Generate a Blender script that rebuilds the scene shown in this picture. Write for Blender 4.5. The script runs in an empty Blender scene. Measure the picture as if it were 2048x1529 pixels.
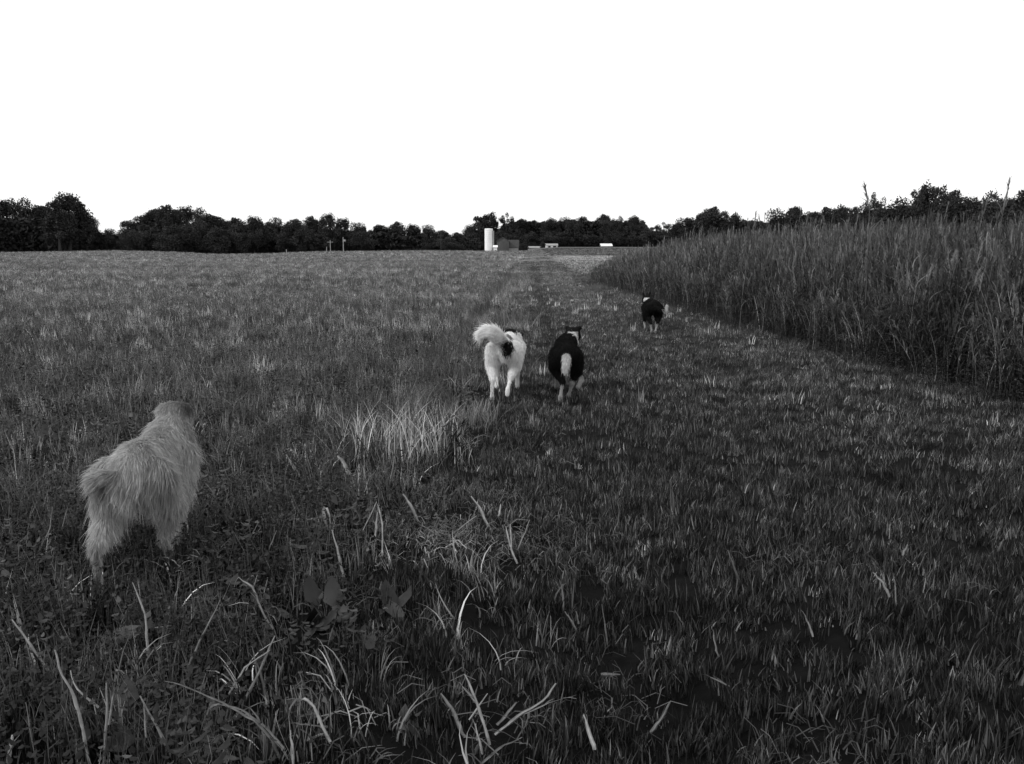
import bpy, math, random
import numpy as np
from mathutils import Vector, noise as mnoise

# ------------------------------------------------------------------ camera, sky, sun, exposure
S = bpy.context.scene
C = S.collection
F = 1773.0                      # focal length in pixels of the 2048 px wide photograph
EYE = 1.5
PITCH = math.atan((764.5 - 490.0) / F)
cam_d = bpy.data.cameras.new('camera')
cam_d.sensor_width = 36.0
cam_d.lens = 36.0 * F / 2048.0
cam_d.clip_start = 0.05
cam_d.clip_end = 6000
cam = bpy.data.objects.new('camera', cam_d); C.objects.link(cam)
cam.location = (0, 0, EYE)
cam.rotation_euler = (math.pi / 2 - PITCH, 0, 0)
S.camera = cam

SUN_EL, SUN_AZ = math.radians(36), math.radians(-115)     # azimuth from +Y, to the left
w = bpy.data.worlds.new('World'); S.world = w; w.use_nodes = True
nt = w.node_tree; nt.nodes.clear()
sky = nt.nodes.new('ShaderNodeTexSky'); sky.sky_type = 'NISHITA'; sky.sun_disc = False
sky.sun_elevation = SUN_EL; sky.sun_rotation = SUN_AZ
sky.air_density = 1.0; sky.dust_density = 2.0; sky.ozone_density = 1.0
bw = nt.nodes.new('ShaderNodeRGBToBW')                  # the photograph is black and white
bgd = nt.nodes.new('ShaderNodeBackground'); bgd.inputs['Strength'].default_value = 0.12
ow = nt.nodes.new('ShaderNodeOutputWorld')
veil = nt.nodes.new('ShaderNodeMath'); veil.operation = 'MULTIPLY_ADD'; veil.inputs[1].default_value = 0.35; veil.inputs[2].default_value = 8.2   # even high cloud over a thin clear-sky part
nt.links.new(sky.outputs[0], bw.inputs[0]); nt.links.new(bw.outputs[0], veil.inputs[0]); nt.links.new(veil.outputs[0], bgd.inputs[0]); nt.links.new(bgd.outputs[0], ow.inputs[0])
sun_d = bpy.data.lights.new('sun', 'SUN'); sun_d.energy = 1.5; sun_d.angle = math.radians(10); sun_d.color = (1, 1, 1)
sun = bpy.data.objects.new('sun', sun_d); C.objects.link(sun)
sdir = Vector((math.sin(SUN_AZ) * math.cos(SUN_EL), math.cos(SUN_AZ) * math.cos(SUN_EL), math.sin(SUN_EL)))
sun.rotation_euler = sdir.to_track_quat('Z', 'Y').to_euler()
sun.location = (0, 0, 40)
S.view_settings.view_transform = 'Standard'; S.view_settings.look = 'None'
S.view_settings.exposure = 0.0; S.view_settings.gamma = 1.0; S.view_settings.use_curve_mapping = False
S.render.engine = 'CYCLES'
S.cycles.use_denoising = True
S.cycles.max_bounces = 5; S.cycles.diffuse_bounces = 3; S.cycles.glossy_bounces = 2; S.cycles.transmission_bounces = 2

R = np.random.default_rng(7)
random.seed(7)
PI = math.pi

# ------------------------------------------------------------------ picture <-> place
def ray(px, py):
    sx = (px - 1024) / F; sy = (764.5 - py) / F
    return Vector((sx, math.cos(PITCH) + sy * math.sin(PITCH), -math.sin(PITCH) + sy * math.cos(PITCH)))
def at_Y(px, py, Y):
    d = ray(px, py); return Vector((0, 0, EYE)) + d * (Y / d.y)

def smooth(a, b, x):
    t = np.clip((x - a) / (b - a), 0, 1); return t * t * (3 - 2 * t)
RX = np.array([-1200, 0, 120, 240, 350, 450, 550, 650, 760, 850, 960, 1040, 1075, 1120, 1330, 1700, 3000], float)
RY = np.array([503, 504, 503, 501, 504, 508.5, 507, 503.5, 503, 502, 503, 503, 500, 497, 497, 498, 498], float)
_g = np.random.default_rng(3)
_ph = _g.uniform(0, 6.28, (14, 2)); _an = _g.uniform(0, 6.28, 14)
def wav(x, y, lam, k0, n=5):
    s = 0
    for i in range(n):
        a = _an[(k0 + i) % 14]; l = lam * (0.6 + 0.25 * i)
        s = s + np.sin((x * np.cos(a) + y * np.sin(a)) * 6.283 / l + _ph[(k0 + i) % 14, 0])
    return s / n
def edge_u(y):          # right-hand edge of the mown track, where the reeds begin
    return np.interp(y, [-20, 2, 7, 9.5, 14, 20, 31, 38, 60], [6.2, 5.9, 5.0, 4.65, 4.3, 3.9, 3.15, 2.95, 2.8])
def hgt(x, y):
    x = np.asarray(x, float); y = np.asarray(y, float)
    r = np.hypot(x, y)
    px = 1024 + F * x / np.maximum(y, 1e-3)
    px = np.where(y <= 0.05 * r, np.where(x < 0, -1200, 3000), px)
    rim = np.interp(px, RX, RY)
    zr = EYE - (rim - 490) * 200 / F
    fall = np.interp(px, [1030, 1075], [0.010, 0.0])
    z = zr * smooth(55, 200, r) - np.clip(r - 200, 0, 150) * fall
    z = z + 0.035 * wav(x, y, 3.2, 0) * smooth(1.0, 3.0, r) * (1 - smooth(90, 180, r)) + 0.012 * wav(x, y, 0.9, 4)
    u = x - 0.0203 * y
    rut = np.exp(-((u - 0.35) / 0.28) ** 2) + np.exp(-((u - 2.3) / 0.30) ** 2)
    z = z - 0.05 * rut * (1 - smooth(60, 120, r))
    z = z + 0.10 * smooth(0, 2.0, u - edge_u(y)) * (1 - smooth(60, 100, r))
    return z
def H(x, y): return float(hgt(x, y))
def ground(px, py):
    d = ray(px, py); o = Vector((0, 0, EYE)); t = 0.5
    while t < 900:
        p = o + d * t
        if p.z <= H(p.x, p.y): break
        t += 0.02 + t * 0.004
    return o + d * t

def zone_tone(x, y):
    """near tone: dark growth plus painted shade between blades; farther out, paler cut hay"""
    x = np.asarray(x, float); y = np.asarray(y, float); r = np.hypot(x, y); u = x - 0.0203 * y
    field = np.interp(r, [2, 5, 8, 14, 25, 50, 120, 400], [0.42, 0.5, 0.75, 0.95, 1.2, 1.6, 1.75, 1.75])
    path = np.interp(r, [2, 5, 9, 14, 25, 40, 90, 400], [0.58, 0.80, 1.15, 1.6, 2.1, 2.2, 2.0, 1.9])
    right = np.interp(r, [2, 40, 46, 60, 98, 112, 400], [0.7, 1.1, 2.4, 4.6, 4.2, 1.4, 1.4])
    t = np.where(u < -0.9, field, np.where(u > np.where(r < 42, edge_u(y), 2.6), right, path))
    rutf = np.exp(-((u - 0.3) / 0.30) ** 2) * smooth(9, 14, r) * (1 - smooth(50, 80, r))
    t = t * (1 - 0.42 * rutf) * (1 - 0.36 * np.exp(-((u - 2.3) / 0.3) ** 2) * smooth(9, 14, r) * (1 - smooth(50, 80, r))) * (1 - 0.38 * np.exp(-((u + 1.0) / 0.35) ** 2) * smooth(13, 18, r) * (1 - smooth(60, 90, r)))
    t = t * (1 + 0.25 * wav(x, y, 5, 2) + 0.22 * wav(x, y, 1.7, 6) + 0.2 * wav(x, y * 0.6, 19, 3) + 0.5 * wav(x, y, 0.6, 8) * (1 - smooth(16, 34, r)))
    streak = np.exp(-((u + 1.4) / 0.8) ** 2) * smooth(45, 60, r) * (1 - smooth(110, 140, r))
    t = t * (1 + 0.35 * streak)
    bands = smooth(25, 60, r) * 0.16 * np.sin(r ** 0.72 * 1.6 + 0.04 * x + wav(x, y, 60, 1))
    return np.clip(t * (1 + bands), 0.2, 4)

# ------------------------------------------------------------------ helpers: materials and objects
def mat(name, base, inst=False, rough=0.75, var=0.25, nscale=3.0, spec=0.2, attr=True, bump=0.0, transl=0.0):
    m = bpy.data.materials.new(name); m.use_nodes = True; t = m.node_tree; b = t.nodes['Principled BSDF']
    val = t.nodes.new('ShaderNodeValue'); val.outputs[0].default_value = base; cur = val.outputs[0]
    def mul(a, c):
        q = t.nodes.new('ShaderNodeMath'); q.operation = 'MULTIPLY'; t.links.new(a, q.inputs[0]); t.links.new(c, q.inputs[1]); return q.outputs[0]
    if attr:
        a = t.nodes.new('ShaderNodeAttribute'); a.attribute_name = 'tone'; cur = mul(cur, a.outputs['Fac'])
    if inst:
        a = t.nodes.new('ShaderNodeAttribute'); a.attribute_type = 'INSTANCER'; a.attribute_name = 'ptone'; cur = mul(cur, a.outputs['Fac'])
    tc = t.nodes.new('ShaderNodeNewGeometry')
    n = t.nodes.new('ShaderNodeTexNoise'); n.inputs['Scale'].default_value = nscale; n.inputs['Detail'].default_value = 4
    t.links.new(tc.outputs['Position'], n.inputs['Vector'])
    r = t.nodes.new('ShaderNodeMapRange'); r.inputs[1].default_value = 0.3; r.inputs[2].default_value = 0.7
    r.inputs[3].default_value = 1 - var; r.inputs[4].default_value = 1 + var; r.clamp = False
    t.links.new(n.outputs[0], r.inputs[0]); cur = mul(cur, r.outputs[0])
    cl = t.nodes.new('ShaderNodeClamp'); cl.inputs[1].default_value = 0.003; cl.inputs[2].default_value = 0.9
    t.links.new(cur, cl.inputs[0]); t.links.new(cl.outputs[0], b.inputs['Base Color'])
    b.inputs['Roughness'].default_value = rough; b.inputs['Specular IOR Level'].default_value = spec
    if bump:
        bp = t.nodes.new('ShaderNodeBump'); bp.inputs['Strength'].default_value = bump; bp.inputs['Distance'].default_value = 0.03
        t.links.new(n.outputs[0], bp.inputs['Height']); t.links.new(bp.outputs[0], b.inputs['Normal'])
    if transl:
        tr = t.nodes.new('ShaderNodeBsdfTranslucent'); t.links.new(cl.outputs[0], tr.inputs[0])
        mx = t.nodes.new('ShaderNodeMixShader'); mx.inputs[0].default_value = transl
        t.links.new(b.outputs[0], mx.inputs[1]); t.links.new(tr.outputs[0], mx.inputs[2])
        t.links.new(mx.outputs[0], t.nodes['Material Output'].inputs[0])
    return m

def mesh_np(name, V, Fc, material=None, tone=None, smooth_=False):
    """V (n,3); Fc (m,k) with one k"""
    V = np.asarray(V, np.float32); Fc = np.asarray(Fc, np.int32)
    me = bpy.data.meshes.new(name)
    me.vertices.add(len(V)); me.vertices.foreach_set('co', V.ravel())
    k = Fc.shape[1]
    me.loops.add(Fc.size); me.loops.foreach_set('vertex_index', Fc.ravel())
    me.polygons.add(len(Fc)); me.polygons.foreach_set('loop_start', np.arange(0, Fc.size, k, dtype=np.int32))
    me.polygons.foreach_set('loop_total', np.full(len(Fc), k, np.int32))
    if smooth_: me.polygons.foreach_set('use_smooth', np.ones(len(Fc), bool))
    if tone is not None:
        a = me.attributes.new('tone', 'FLOAT', 'POINT'); a.data.foreach_set('value', np.asarray(tone, np.float32))
    me.update(calc_edges=True)
    if material: me.materials.append(material)
    return me
def obj(name, me, parent=None, loc=(0, 0, 0), rz=0.0):
    o = bpy.data.objects.new(name, me); C.objects.link(o); o.location = loc; o.rotation_euler = (0, 0, rz)
    if parent: o.parent = parent
    return o
def tag(o, label=None, cat=None, group=None, kind=None):
    if label: o['label'] = label
    if cat: o['category'] = cat
    if group: o['group'] = group
    if kind: o['kind'] = kind
    return o

class MB:                                      # small quad/tri collector with a tone per vertex
    def __init__(s): s.v = []; s.f = []; s.t = []
    def add(s, vs, fs, tone=1.0):
        o = len(s.v); s.v += [tuple(p) for p in vs]; s.t += [tone] * len(vs)
        s.f += [tuple(i + o for i in f) for f in fs]
    def box(s, c, d, rz=0.0, tone=1.0):
        x, y, z = c; a, b, e = d[0] / 2, d[1] / 2, d[2] / 2; ca, sa = math.cos(rz), math.sin(rz)
        vs = [(x + i * a * ca - j * b * sa, y + i * a * sa + j * b * ca, z + k * e) for i in (-1, 1) for j in (-1, 1) for k in (-1, 1)]
        s.add(vs, [(0, 1, 3, 2), (4, 6, 7, 5), (0, 4, 5, 1), (2, 3, 7, 6), (0, 2, 6, 4), (1, 5, 7, 3)], tone)
    def tube(s, pts, rad, n=6, tone=1.0, cap=True):
        pts = [Vector(p) for p in pts]; vs = []; fs = []
        if not hasattr(rad, '__len__'): rad = [rad] * len(pts)
        for i, p in enumerate(pts):
            t = (pts[min(i + 1, len(pts) - 1)] - pts[max(i - 1, 0)]).normalized()
            a = t.cross(Vector((0, 0, 1)) if abs(t.z) < 0.9 else Vector((1, 0, 0))).normalized(); b = t.cross(a)
            for j in range(n):
                an = j / n * 2 * PI; vs.append(p + (a * math.cos(an) + b * math.sin(an)) * rad[i])
        for i in range(len(pts) - 1):
            for j in range(n):
                fs.append((i * n + j, i * n + (j + 1) % n, (i + 1) * n + (j + 1) % n, (i + 1) * n + j))
        if cap: fs.append(tuple(range(n))[::-1]); fs.append(tuple((len(pts) - 1) * n + j for j in range(n)))
        s.add(vs, fs, tone)
    def ribbon(s, pts, wid, side, fold=0.25, tone=1.0):
        """a dry blade: V-folded strip along pts"""
        pts = [Vector(p) for p in pts]; vs = []; fs = []; tt = []
        for i, p in enumerate(pts):
            t = (pts[min(i + 1, len(pts) - 1)] - pts[max(i - 1, 0)]).normalized()
            sd = (side - t * side.dot(t)).normalized(); nn = t.cross(sd)
            wv = wid[i] / 2
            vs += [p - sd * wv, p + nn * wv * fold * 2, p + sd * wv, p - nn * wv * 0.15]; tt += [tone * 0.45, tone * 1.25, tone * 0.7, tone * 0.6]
        for i in range(len(pts) - 1):
            o = i * 4
            for a in range(4):
                b = (a + 1) % 4; fs.append((o + a, o + b, o + 4 + b, o + 4 + a))
        fs.append((3, 2, 1, 0)); o = (len(pts) - 1) * 4; fs.append((o, o + 1, o + 2, o + 3))
        s.add(vs, fs, tone); s.t[-len(tt):] = tt
    def mesh(s, name, m, smooth_=False):
        me = bpy.data.meshes.new(name); me.from_pydata(s.v, [], s.f)
        a = me.attributes.new('tone', 'FLOAT', 'POINT'); a.data.foreach_set('value', np.array(s.t, np.float32))
        if smooth_: me.polygons.foreach_set('use_smooth', np.ones(len(s.f), bool))
        me.materials.append(m); me.update(); return me
    def build(s, name, m, parent=None, loc=(0, 0, 0), smooth_=False):
        return obj(name, s.mesh(name, m, smooth_), parent, loc)

def blades(base, az, h, lean, width, tone, segs=3, face=None, droop=0.0):
    """many tapered curved blades at once -> V, F(quads), tone. droop>0 lets tips fall."""
    base = np.asarray(base, float); n = len(base)
    ca, sa = np.cos(az), np.sin(az)
    if face is None: face = az + R.uniform(-1.2, 1.2, n) + PI / 2
    sx, sy = np.cos(face), np.sin(face)
    V = np.zeros((n, segs + 1, 2, 3)); T = np.zeros((n, segs + 1, 2))
    for k in range(segs + 1):
        t = k / segs
        up = h * (t - droop * t ** 3)
        out = lean * h * t ** 1.8
        cx = base[:, 0] + ca * out; cy = base[:, 1] + sa * out; cz = base[:, 2] + up
        wv = width * 0.5 * max(1 - t ** 2.2, 0.08)
        V[:, k, 0] = np.stack([cx - sx * wv, cy - sy * wv, cz], 1)
        V[:, k, 1] = np.stack([cx + sx * wv, cy + sy * wv, cz], 1)
        T[:, k, :] = tone[:, None]
    idx = np.arange(n)[:, None] * (segs + 1) * 2
    Fs = []
    for k in range(segs):
        a = idx + k * 2; Fs.append(np.concatenate([a, a + 1, a + 3, a + 2], 1))
    return V.reshape(-1, 3), np.concatenate(Fs, 0), T.ravel()
def join(parts):
    V = []; Fc = []; T = []; o = 0
    for v, f, t in parts:
        V.append(v); Fc.append(f + o); T.append(t); o += len(v)
    return np.concatenate(V), np.concatenate(Fc), np.concatenate(T)
def disc(n, r):
    a = R.uniform(0, 2 * PI, n); q = r * np.sqrt(R.uniform(0, 1, n)); return q * np.cos(a), q * np.sin(a)

def leaf_faces(pos, az, size, tilt, tone, ratio=0.6):
    """flat-ish pointed oval leaves: 2 quads folded on the midrib. -> V,F,T"""
    n = len(pos); pos = np.asarray(pos, float)
    d = np.stack([np.cos(az) * np.cos(tilt), np.sin(az) * np.cos(tilt), np.sin(tilt)], 1)
    s = np.stack([-np.sin(az), np.cos(az), np.zeros(n)], 1)
    nn = np.cross(d, s)
    L = size[:, None]; W = L * ratio * 0.5
    p0 = pos; p1 = pos + d * L * 0.35 + s * W - nn * W * 0.35; p2 = pos + d * L * 0.8 + s * W * 0.7 - nn * W * 0.25
    p3 = pos + d * L * 1.05 - nn * L * 0.12 * -1; m = pos + d * L * 0.5
    q1 = pos + d * L * 0.35 - s * W - nn * W * 0.35; q2 = pos + d * L * 0.8 - s * W * 0.7 - nn * W * 0.25
    V = np.stack([p0, p1, p2, p3, m, q1, q2], 1).reshape(-1, 3)
    b = np.arange(n)[:, None] * 7
    Fc = np.concatenate([b + np.array([[0, 1, 2, 4]]), b + np.array([[4, 2, 3, 6]]), b + np.array([[0, 4, 6, 5]])], 0)
    return V, Fc, np.repeat(tone, 7)

def scatter(name, P, protos, label, cat=None, kind='stuff', scl=None, rot=None, ptone=None, idx=None):
    """one object of uncountable plants: the protos' meshes instanced on the points P"""
    n = len(P)
    me = bpy.data.meshes.new(name); me.vertices.add(n); me.vertices.foreach_set('co', np.asarray(P, np.float32).ravel())
    def at(nm, ty, prop, arr):
        a = me.attributes.new(nm, ty, 'POINT'); a.data.foreach_set(prop, np.ascontiguousarray(arr).ravel())
    at('scl', 'FLOAT_VECTOR', 'vector', np.asarray(scl, np.float32))
    at('rot', 'FLOAT_VECTOR', 'vector', np.asarray(rot, np.float32))
    at('ptone', 'FLOAT', 'value', np.asarray(ptone, np.float32))
    at('pick', 'INT', 'value', np.asarray(idx if idx is not None else R.integers(0, len(protos), n), np.int32))
    o = obj(name, me)
    g = bpy.data.node_groups.new(name, 'GeometryNodeTree')
    g.interface.new_socket('Geometry', in_out='INPUT', socket_type='NodeSocketGeometry')
    g.interface.new_socket('Geometry', in_out='OUTPUT', socket_type='NodeSocketGeometry')
    gi = g.nodes.new('NodeGroupInput'); go = g.nodes.new('NodeGroupOutput')
    jn = g.nodes.new('GeometryNodeJoinGeometry')
    for p in protos:
        oi = g.nodes.new('GeometryNodeObjectInfo'); oi.inputs['Object'].default_value = p; oi.inputs['As Instance'].default_value = True
        g.links.new(oi.outputs['Geometry'], jn.inputs[0])
    ip = g.nodes.new('GeometryNodeInstanceOnPoints'); ip.inputs['Pick Instance'].default_value = True
    def na(nm, ty):
        q = g.nodes.new('GeometryNodeInputNamedAttribute'); q.data_type = ty; q.inputs['Name'].default_value = nm; return q.outputs[0]
    g.links.new(gi.outputs[0], ip.inputs['Points']); g.links.new(jn.outputs[0], ip.inputs['Instance'])
    g.links.new(na('pick', 'INT'), ip.inputs['Instance Index'])
    er = g.nodes.new('FunctionNodeEulerToRotation'); g.links.new(na('rot', 'FLOAT_VECTOR'), er.inputs[0]); g.links.new(er.outputs[0], ip.inputs['Rotation'])
    g.links.new(na('scl', 'FLOAT_VECTOR'), ip.inputs['Scale'])
    g.links.new(ip.outputs[0], go.inputs[0])
    md = o.modifiers.new('scatter', 'NODES'); md.node_group = g
    return tag(o, label, cat, kind=kind)
def proto(name, VFT, m):                    # a prototype that lives only as data, never placed in the scene itself
    V, Fc, T = VFT
    return bpy.data.objects.new(name, mesh_np(name, V, Fc, m, T))

def fan(r0, r1, dens, amax=0.72, amin=None):
    """random points in the view's fan between two distances"""
    if amin is None: amin = -amax
    n = int((amax - amin) / 2 * (r1 ** 2 - r0 ** 2) * dens)
    a = R.uniform(amin, amax, n); r = np.sqrt(R.uniform(r0 ** 2, r1 ** 2, n))
    return np.stack([r * np.sin(a), r * np.cos(a)], 1)

# ------------------------------------------------------------------ ground
M_soil = mat('soil and thatch', 0.05, var=0.5, nscale=9.0, rough=0.95, spec=0.05, bump=0.6)
az = np.concatenate([np.linspace(-PI, -0.85, 40)[:-1], np.linspace(-0.85, 0.85, 330), np.linspace(0.85, PI, 40)[1:-1]])
rr = np.concatenate([[0.02, 0.5], np.geomspace(1.0, 420, 300), [600, 1000, 2000, 4000]])
A, Q = np.meshgrid(az, rr); X = Q * np.sin(A); Y = Q * np.cos(A); Z = hgt(X, Y)
na_, nr_ = len(az), len(rr)
i, j = np.meshgrid(np.arange(nr_ - 1), np.arange(na_), indexing='ij'); j2 = (j + 1) % na_
Fg = np.stack([i * na_ + j, (i + 1) * na_ + j, (i + 1) * na_ + j2, i * na_ + j2], -1).reshape(-1, 4)[:, ::-1]
gt = zone_tone(X, Y) * np.interp(np.hypot(X, Y), [5, 14, 26, 50, 90], [0.14, 0.2, 0.5, 1.0, 1.2])  # near soil lowered further, the shade of the gaps put into its colour
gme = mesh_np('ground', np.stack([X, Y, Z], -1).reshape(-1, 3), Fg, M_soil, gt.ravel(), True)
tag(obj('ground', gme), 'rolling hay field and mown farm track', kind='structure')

# ------------------------------------------------------------------ ground plants
M_grass = mat('grass blades', 0.060, inst=True, var=0.35, nscale=1.3, rough=0.6, spec=0.25, transl=0.25)
M_straw = mat('dry straw', 0.17, inst=True, var=0.25, nscale=4, rough=0.6, spec=0.3, transl=0.15)
M_leaf = mat('weed leaves', 0.022, inst=True, var=0.3, nscale=5, rough=0.55, spec=0.3)

def tuft_fine(n=30, r=0.055, h0=0.04, h1=0.11, wd=0.0062, straw=0.10):
    x, y = disc(n, r); h = R.uniform(h0, h1, n)
    tone = np.where(R.random(n) < straw, R.uniform(2.2, 5.0, n), np.exp(R.normal(-0.35, 0.65, n)))
    return blades(np.stack([x, y, np.full(n, -0.012)], 1), R.uniform(0, 2 * PI, n), h, np.abs(R.normal(0, 0.25, n)), R.uniform(0.5, 1.3, n) * wd, tone, 3, droop=0.04)
fine = [proto('grass tuft', tuft_fine(), M_grass) for _ in range(5)]
fine += [proto('grass tuft', tuft_fine(24, 0.05, 0.03, 0.08, 0.007, 0.3), M_grass) for _ in range(2)]
def tuft_stub():
    a = tuft_fine(20, 0.06, 0.04, 0.13, 0.006, 0.1)
    n = 8; x, y = disc(n, 0.08)
    b = blades(np.stack([x, y, np.full(n, -0.01)], 1), R.uniform(0, 6.3, n), R.uniform(0.08, 0.20, n), R.uniform(0.0, 0.3, n), R.uniform(0.003, 0.0055, n), R.uniform(2.0, 5.5, n), 2)
    m = 22; x, y = disc(m, 0.09)
    c = leaf_faces(np.stack([x, y, R.uniform(0.02, 0.15, m)], 1), R.uniform(0, 6.3, m), R.uniform(0.012, 0.03, m), R.uniform(-0.3, 0.8, m), R.uniform(0.4, 1.1, m))
    return join([a, b, c])
stub = [proto('hay stubble tuft', tuft_stub(), M_grass) for _ in range(6)]
def tuft_tall(n=34, r=0.10, h0=0.18, h1=0.42):
    x, y = disc(n, r)
    return blades(np.stack([x, y, np.full(n, -0.01)], 1), R.uniform(0, 6.3, n), R.uniform(h0, h1, n), R.uniform(0.05, 0.55, n), R.uniform(0.003, 0.006, n),
                  np.where(R.random(n) < 0.35, R.uniform(1.6, 3.2, n), R.uniform(0.5, 1.5, n)), 4, droop=0.12)
tall = [proto('tall grass tuft', tuft_tall(), M_grass) for _ in range(5)]
def tuft_stalk(n=9, r=0.06):
    x, y = disc(n, r)
    return blades(np.stack([x, y, np.full(n, -0.01)], 1), R.uniform(0, 6.3, n), R.uniform(0.08, 0.26, n), np.abs(R.normal(0, 0.14, n)), R.uniform(0.006, 0.011, n), R.uniform(1.5, 6.5, n), 2, droop=0.03)
stalks = [proto('hay stalks', tuft_stalk(), M_grass) for _ in range(5)]
def dry_blades(n=7):
    x, y = disc(n, 0.05)
    return blades(np.stack([x, y, np.full(n, -0.01)], 1), R.uniform(0, 6.3, n), R.uniform(0.07, 0.24, n), R.uniform(0.1, 0.9, n), R.uniform(0.004, 0.009, n), np.exp(R.normal(-0.1, 0.5, n)), 5, droop=0.35)
dryb = [proto('dry blades', dry_blades(), M_straw) for _ in range(7)]
def litter(n=16):
    x, y = disc(n, 0.14); azm = R.uniform(0, 6.3, n); L = R.uniform(0.03, 0.12, n)
    z = R.uniform(0.0, 0.05, n)
    pts = np.stack([x, y, z], 1)
    dz = R.uniform(-0.1, 0.25, n)
    d = np.stack([np.cos(azm), np.sin(azm), dz], 1); s = np.stack([-np.sin(azm), np.cos(azm), R.uniform(-0.5, 0.5, n)], 1)
    wd = R.uniform(0.0009, 0.0022, n)[:, None]; V = []
    for t in (0, 0.5, 1):
        c = pts + d * (L * t)[:, None]; c[:, 2] += 0.02 * math.sin(t * 3.1); V += [c - s * wd, c + s * wd]
    V = np.stack(V, 1).reshape(-1, 3); b = np.arange(n)[:, None] * 6
    Fc = np.concatenate([b + np.array([[0, 1, 3, 2]]), b + np.array([[2, 3, 5, 4]])], 0)
    return V, Fc, np.repeat(R.uniform(0.3, 1.1, n), 6)
lit = [proto('straw litter', litter(), M_straw) for _ in range(6)]
def weed(n=26, r=0.10, h=0.16, s0=0.02, s1=0.055):
    x, y = disc(n, r); z = R.uniform(0.02, h, n)
    a = leaf_faces(np.stack([x, y, z], 1), R.uniform(0, 6.3, n), R.uniform(s0, s1, n), R.uniform(-0.7, 0.5, n), R.uniform(0.5, 1.5, n), 0.62)
    m = 6
    b = blades(np.stack([x[:m], y[:m], np.full(m, -0.02)], 1), R.uniform(0, 6.3, m), z[:m] + 0.03, R.uniform(0, 0.3, m), np.full(m, 0.003), R.uniform(0.6, 1.4, m), 2)
    return join([a, b])
weeds = [proto('broadleaf weed', weed(), M_leaf) for _ in range(5)]
bigweeds = [proto('broadleaf weed', weed(90, 0.22, 0.55, 0.02, 0.055), M_leaf) for _ in range(4)]

def place(name, P, protos, label, growth=(1, 1), tone=1.0, tilt=0.12, cat=None, hvar=(0.7, 1.3), keeptone=None):
    r = np.hypot(P[:, 0], P[:, 1]); n = len(P)
    z = hgt(P[:, 0], P[:, 1])
    g = np.interp(r, [6, 80], growth)[:, None] * R.uniform(0.8, 1.2, (n, 1))
    if name == 'track_grass': hvar = (0.55, 1.05)
    scl = np.concatenate([g, g, R.uniform(*hvar, (n, 1)) * np.interp(r, [8, 80, 200], [1, 1.15, 1.5])[:, None]], 1)
    rot = np.stack([R.normal(0, tilt, n), R.normal(0, tilt, n), R.uniform(0, 2 * PI, n)], 1)
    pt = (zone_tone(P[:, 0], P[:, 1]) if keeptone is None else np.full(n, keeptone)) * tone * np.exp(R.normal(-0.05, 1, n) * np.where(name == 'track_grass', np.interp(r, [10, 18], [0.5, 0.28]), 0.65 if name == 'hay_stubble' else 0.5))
    return scatter(name, np.concatenate([P, z[:, None]], 1), protos, label, cat, 'stuff', scl, rot, pt)

def U(P): return P[:, 0] - 0.0203 * P[:, 1]
def far_edge(P): return np.where(np.hypot(P[:, 0], P[:, 1]) < 42, edge_u(P[:, 1]), 2.6)
allp = np.concatenate([fan(1.2, 6, 230, 0.85), fan(6, 13, 130), fan(13, 30, 42), fan(30, 80, 7), fan(80, 205, 1.0)])
u = U(allp); jit = R.normal(0, 0.18, len(allp))
onpath = (u + jit > -0.95) & (u + jit < far_edge(allp) + 0.5)
bare = wav(allp[:, 0], allp[:, 1], 0.55, 3, 6) + 0.5 * wav(allp[:, 0], allp[:, 1], 1.9, 9, 4)
near = np.hypot(allp[:, 0], allp[:, 1]) < 12
fieldgap = (np.hypot(allp[:, 0], allp[:, 1]) > 5) & (np.hypot(allp[:, 0], allp[:, 1]) < 26) & (u < -1) & (wav(allp[:, 0], allp[:, 1], 0.8, 6, 6) < -0.2) & (R.random(len(allp)) < 0.8)
keep = ~fieldgap & ~(near & (bare < -0.42) & (R.random(len(allp)) < 0.6))
pp = allp[onpath & keep]
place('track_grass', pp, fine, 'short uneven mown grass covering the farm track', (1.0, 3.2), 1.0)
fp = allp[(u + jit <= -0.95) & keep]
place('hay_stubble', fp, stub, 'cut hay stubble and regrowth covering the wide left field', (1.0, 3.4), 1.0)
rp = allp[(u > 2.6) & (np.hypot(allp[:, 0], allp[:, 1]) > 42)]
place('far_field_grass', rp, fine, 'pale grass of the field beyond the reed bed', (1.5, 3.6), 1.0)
# taller verge along the left edge of the track
vp = fan(5.5, 42, 40, 0.30, -0.30); uv_ = U(vp)
keepv = np.abs(uv_ + 0.95 + 0.25 * wav(vp[:, 0], vp[:, 1], 5, 1)) < R.exponential(0.22, len(vp))
keepv &= R.random(len(vp)) < np.interp(np.hypot(vp[:, 0], vp[:, 1]), [5.5, 9, 16, 42], [0.9, 0.9, 0.5, 0.35])
place('verge_grass', vp[keepv], tall, 'taller rough grass along the left edge of the track', (1, 1.6), 1.15, hvar=(0.5, 1.0))
# scattered taller tufts in the field
tp = fan(3, 26, 5, 0.72); tp = tp[(U(tp) < -1.0) & (wav(tp[:, 0], tp[:, 1], 2.6, 5) > 0.05)]
place('field_tufts', tp, tall, 'loose upright grass stalks standing in the hay stubble', (1, 1.3), 1.2, hvar=(0.45, 0.8))
sp_ = np.concatenate([fan(2.2, 7, 7, 0.80), fan(7, 30, 14, 0.72)]); us = U(sp_)
sp_ = sp_[((us < -0.8) & (wav(sp_[:, 0], sp_[:, 1], 1.2, 4) > 0.0)) | ((us > 0) & (R.random(len(sp_)) < 0.03) & (us < edge_u(sp_[:, 1])))]
place('standing_hay_stalks', sp_, stalks, 'bleached upright stalk stubs standing out of the hay stubble', (1, 1.7), 1.5, 0.08, hvar=(0.5, 1.0))
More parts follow.
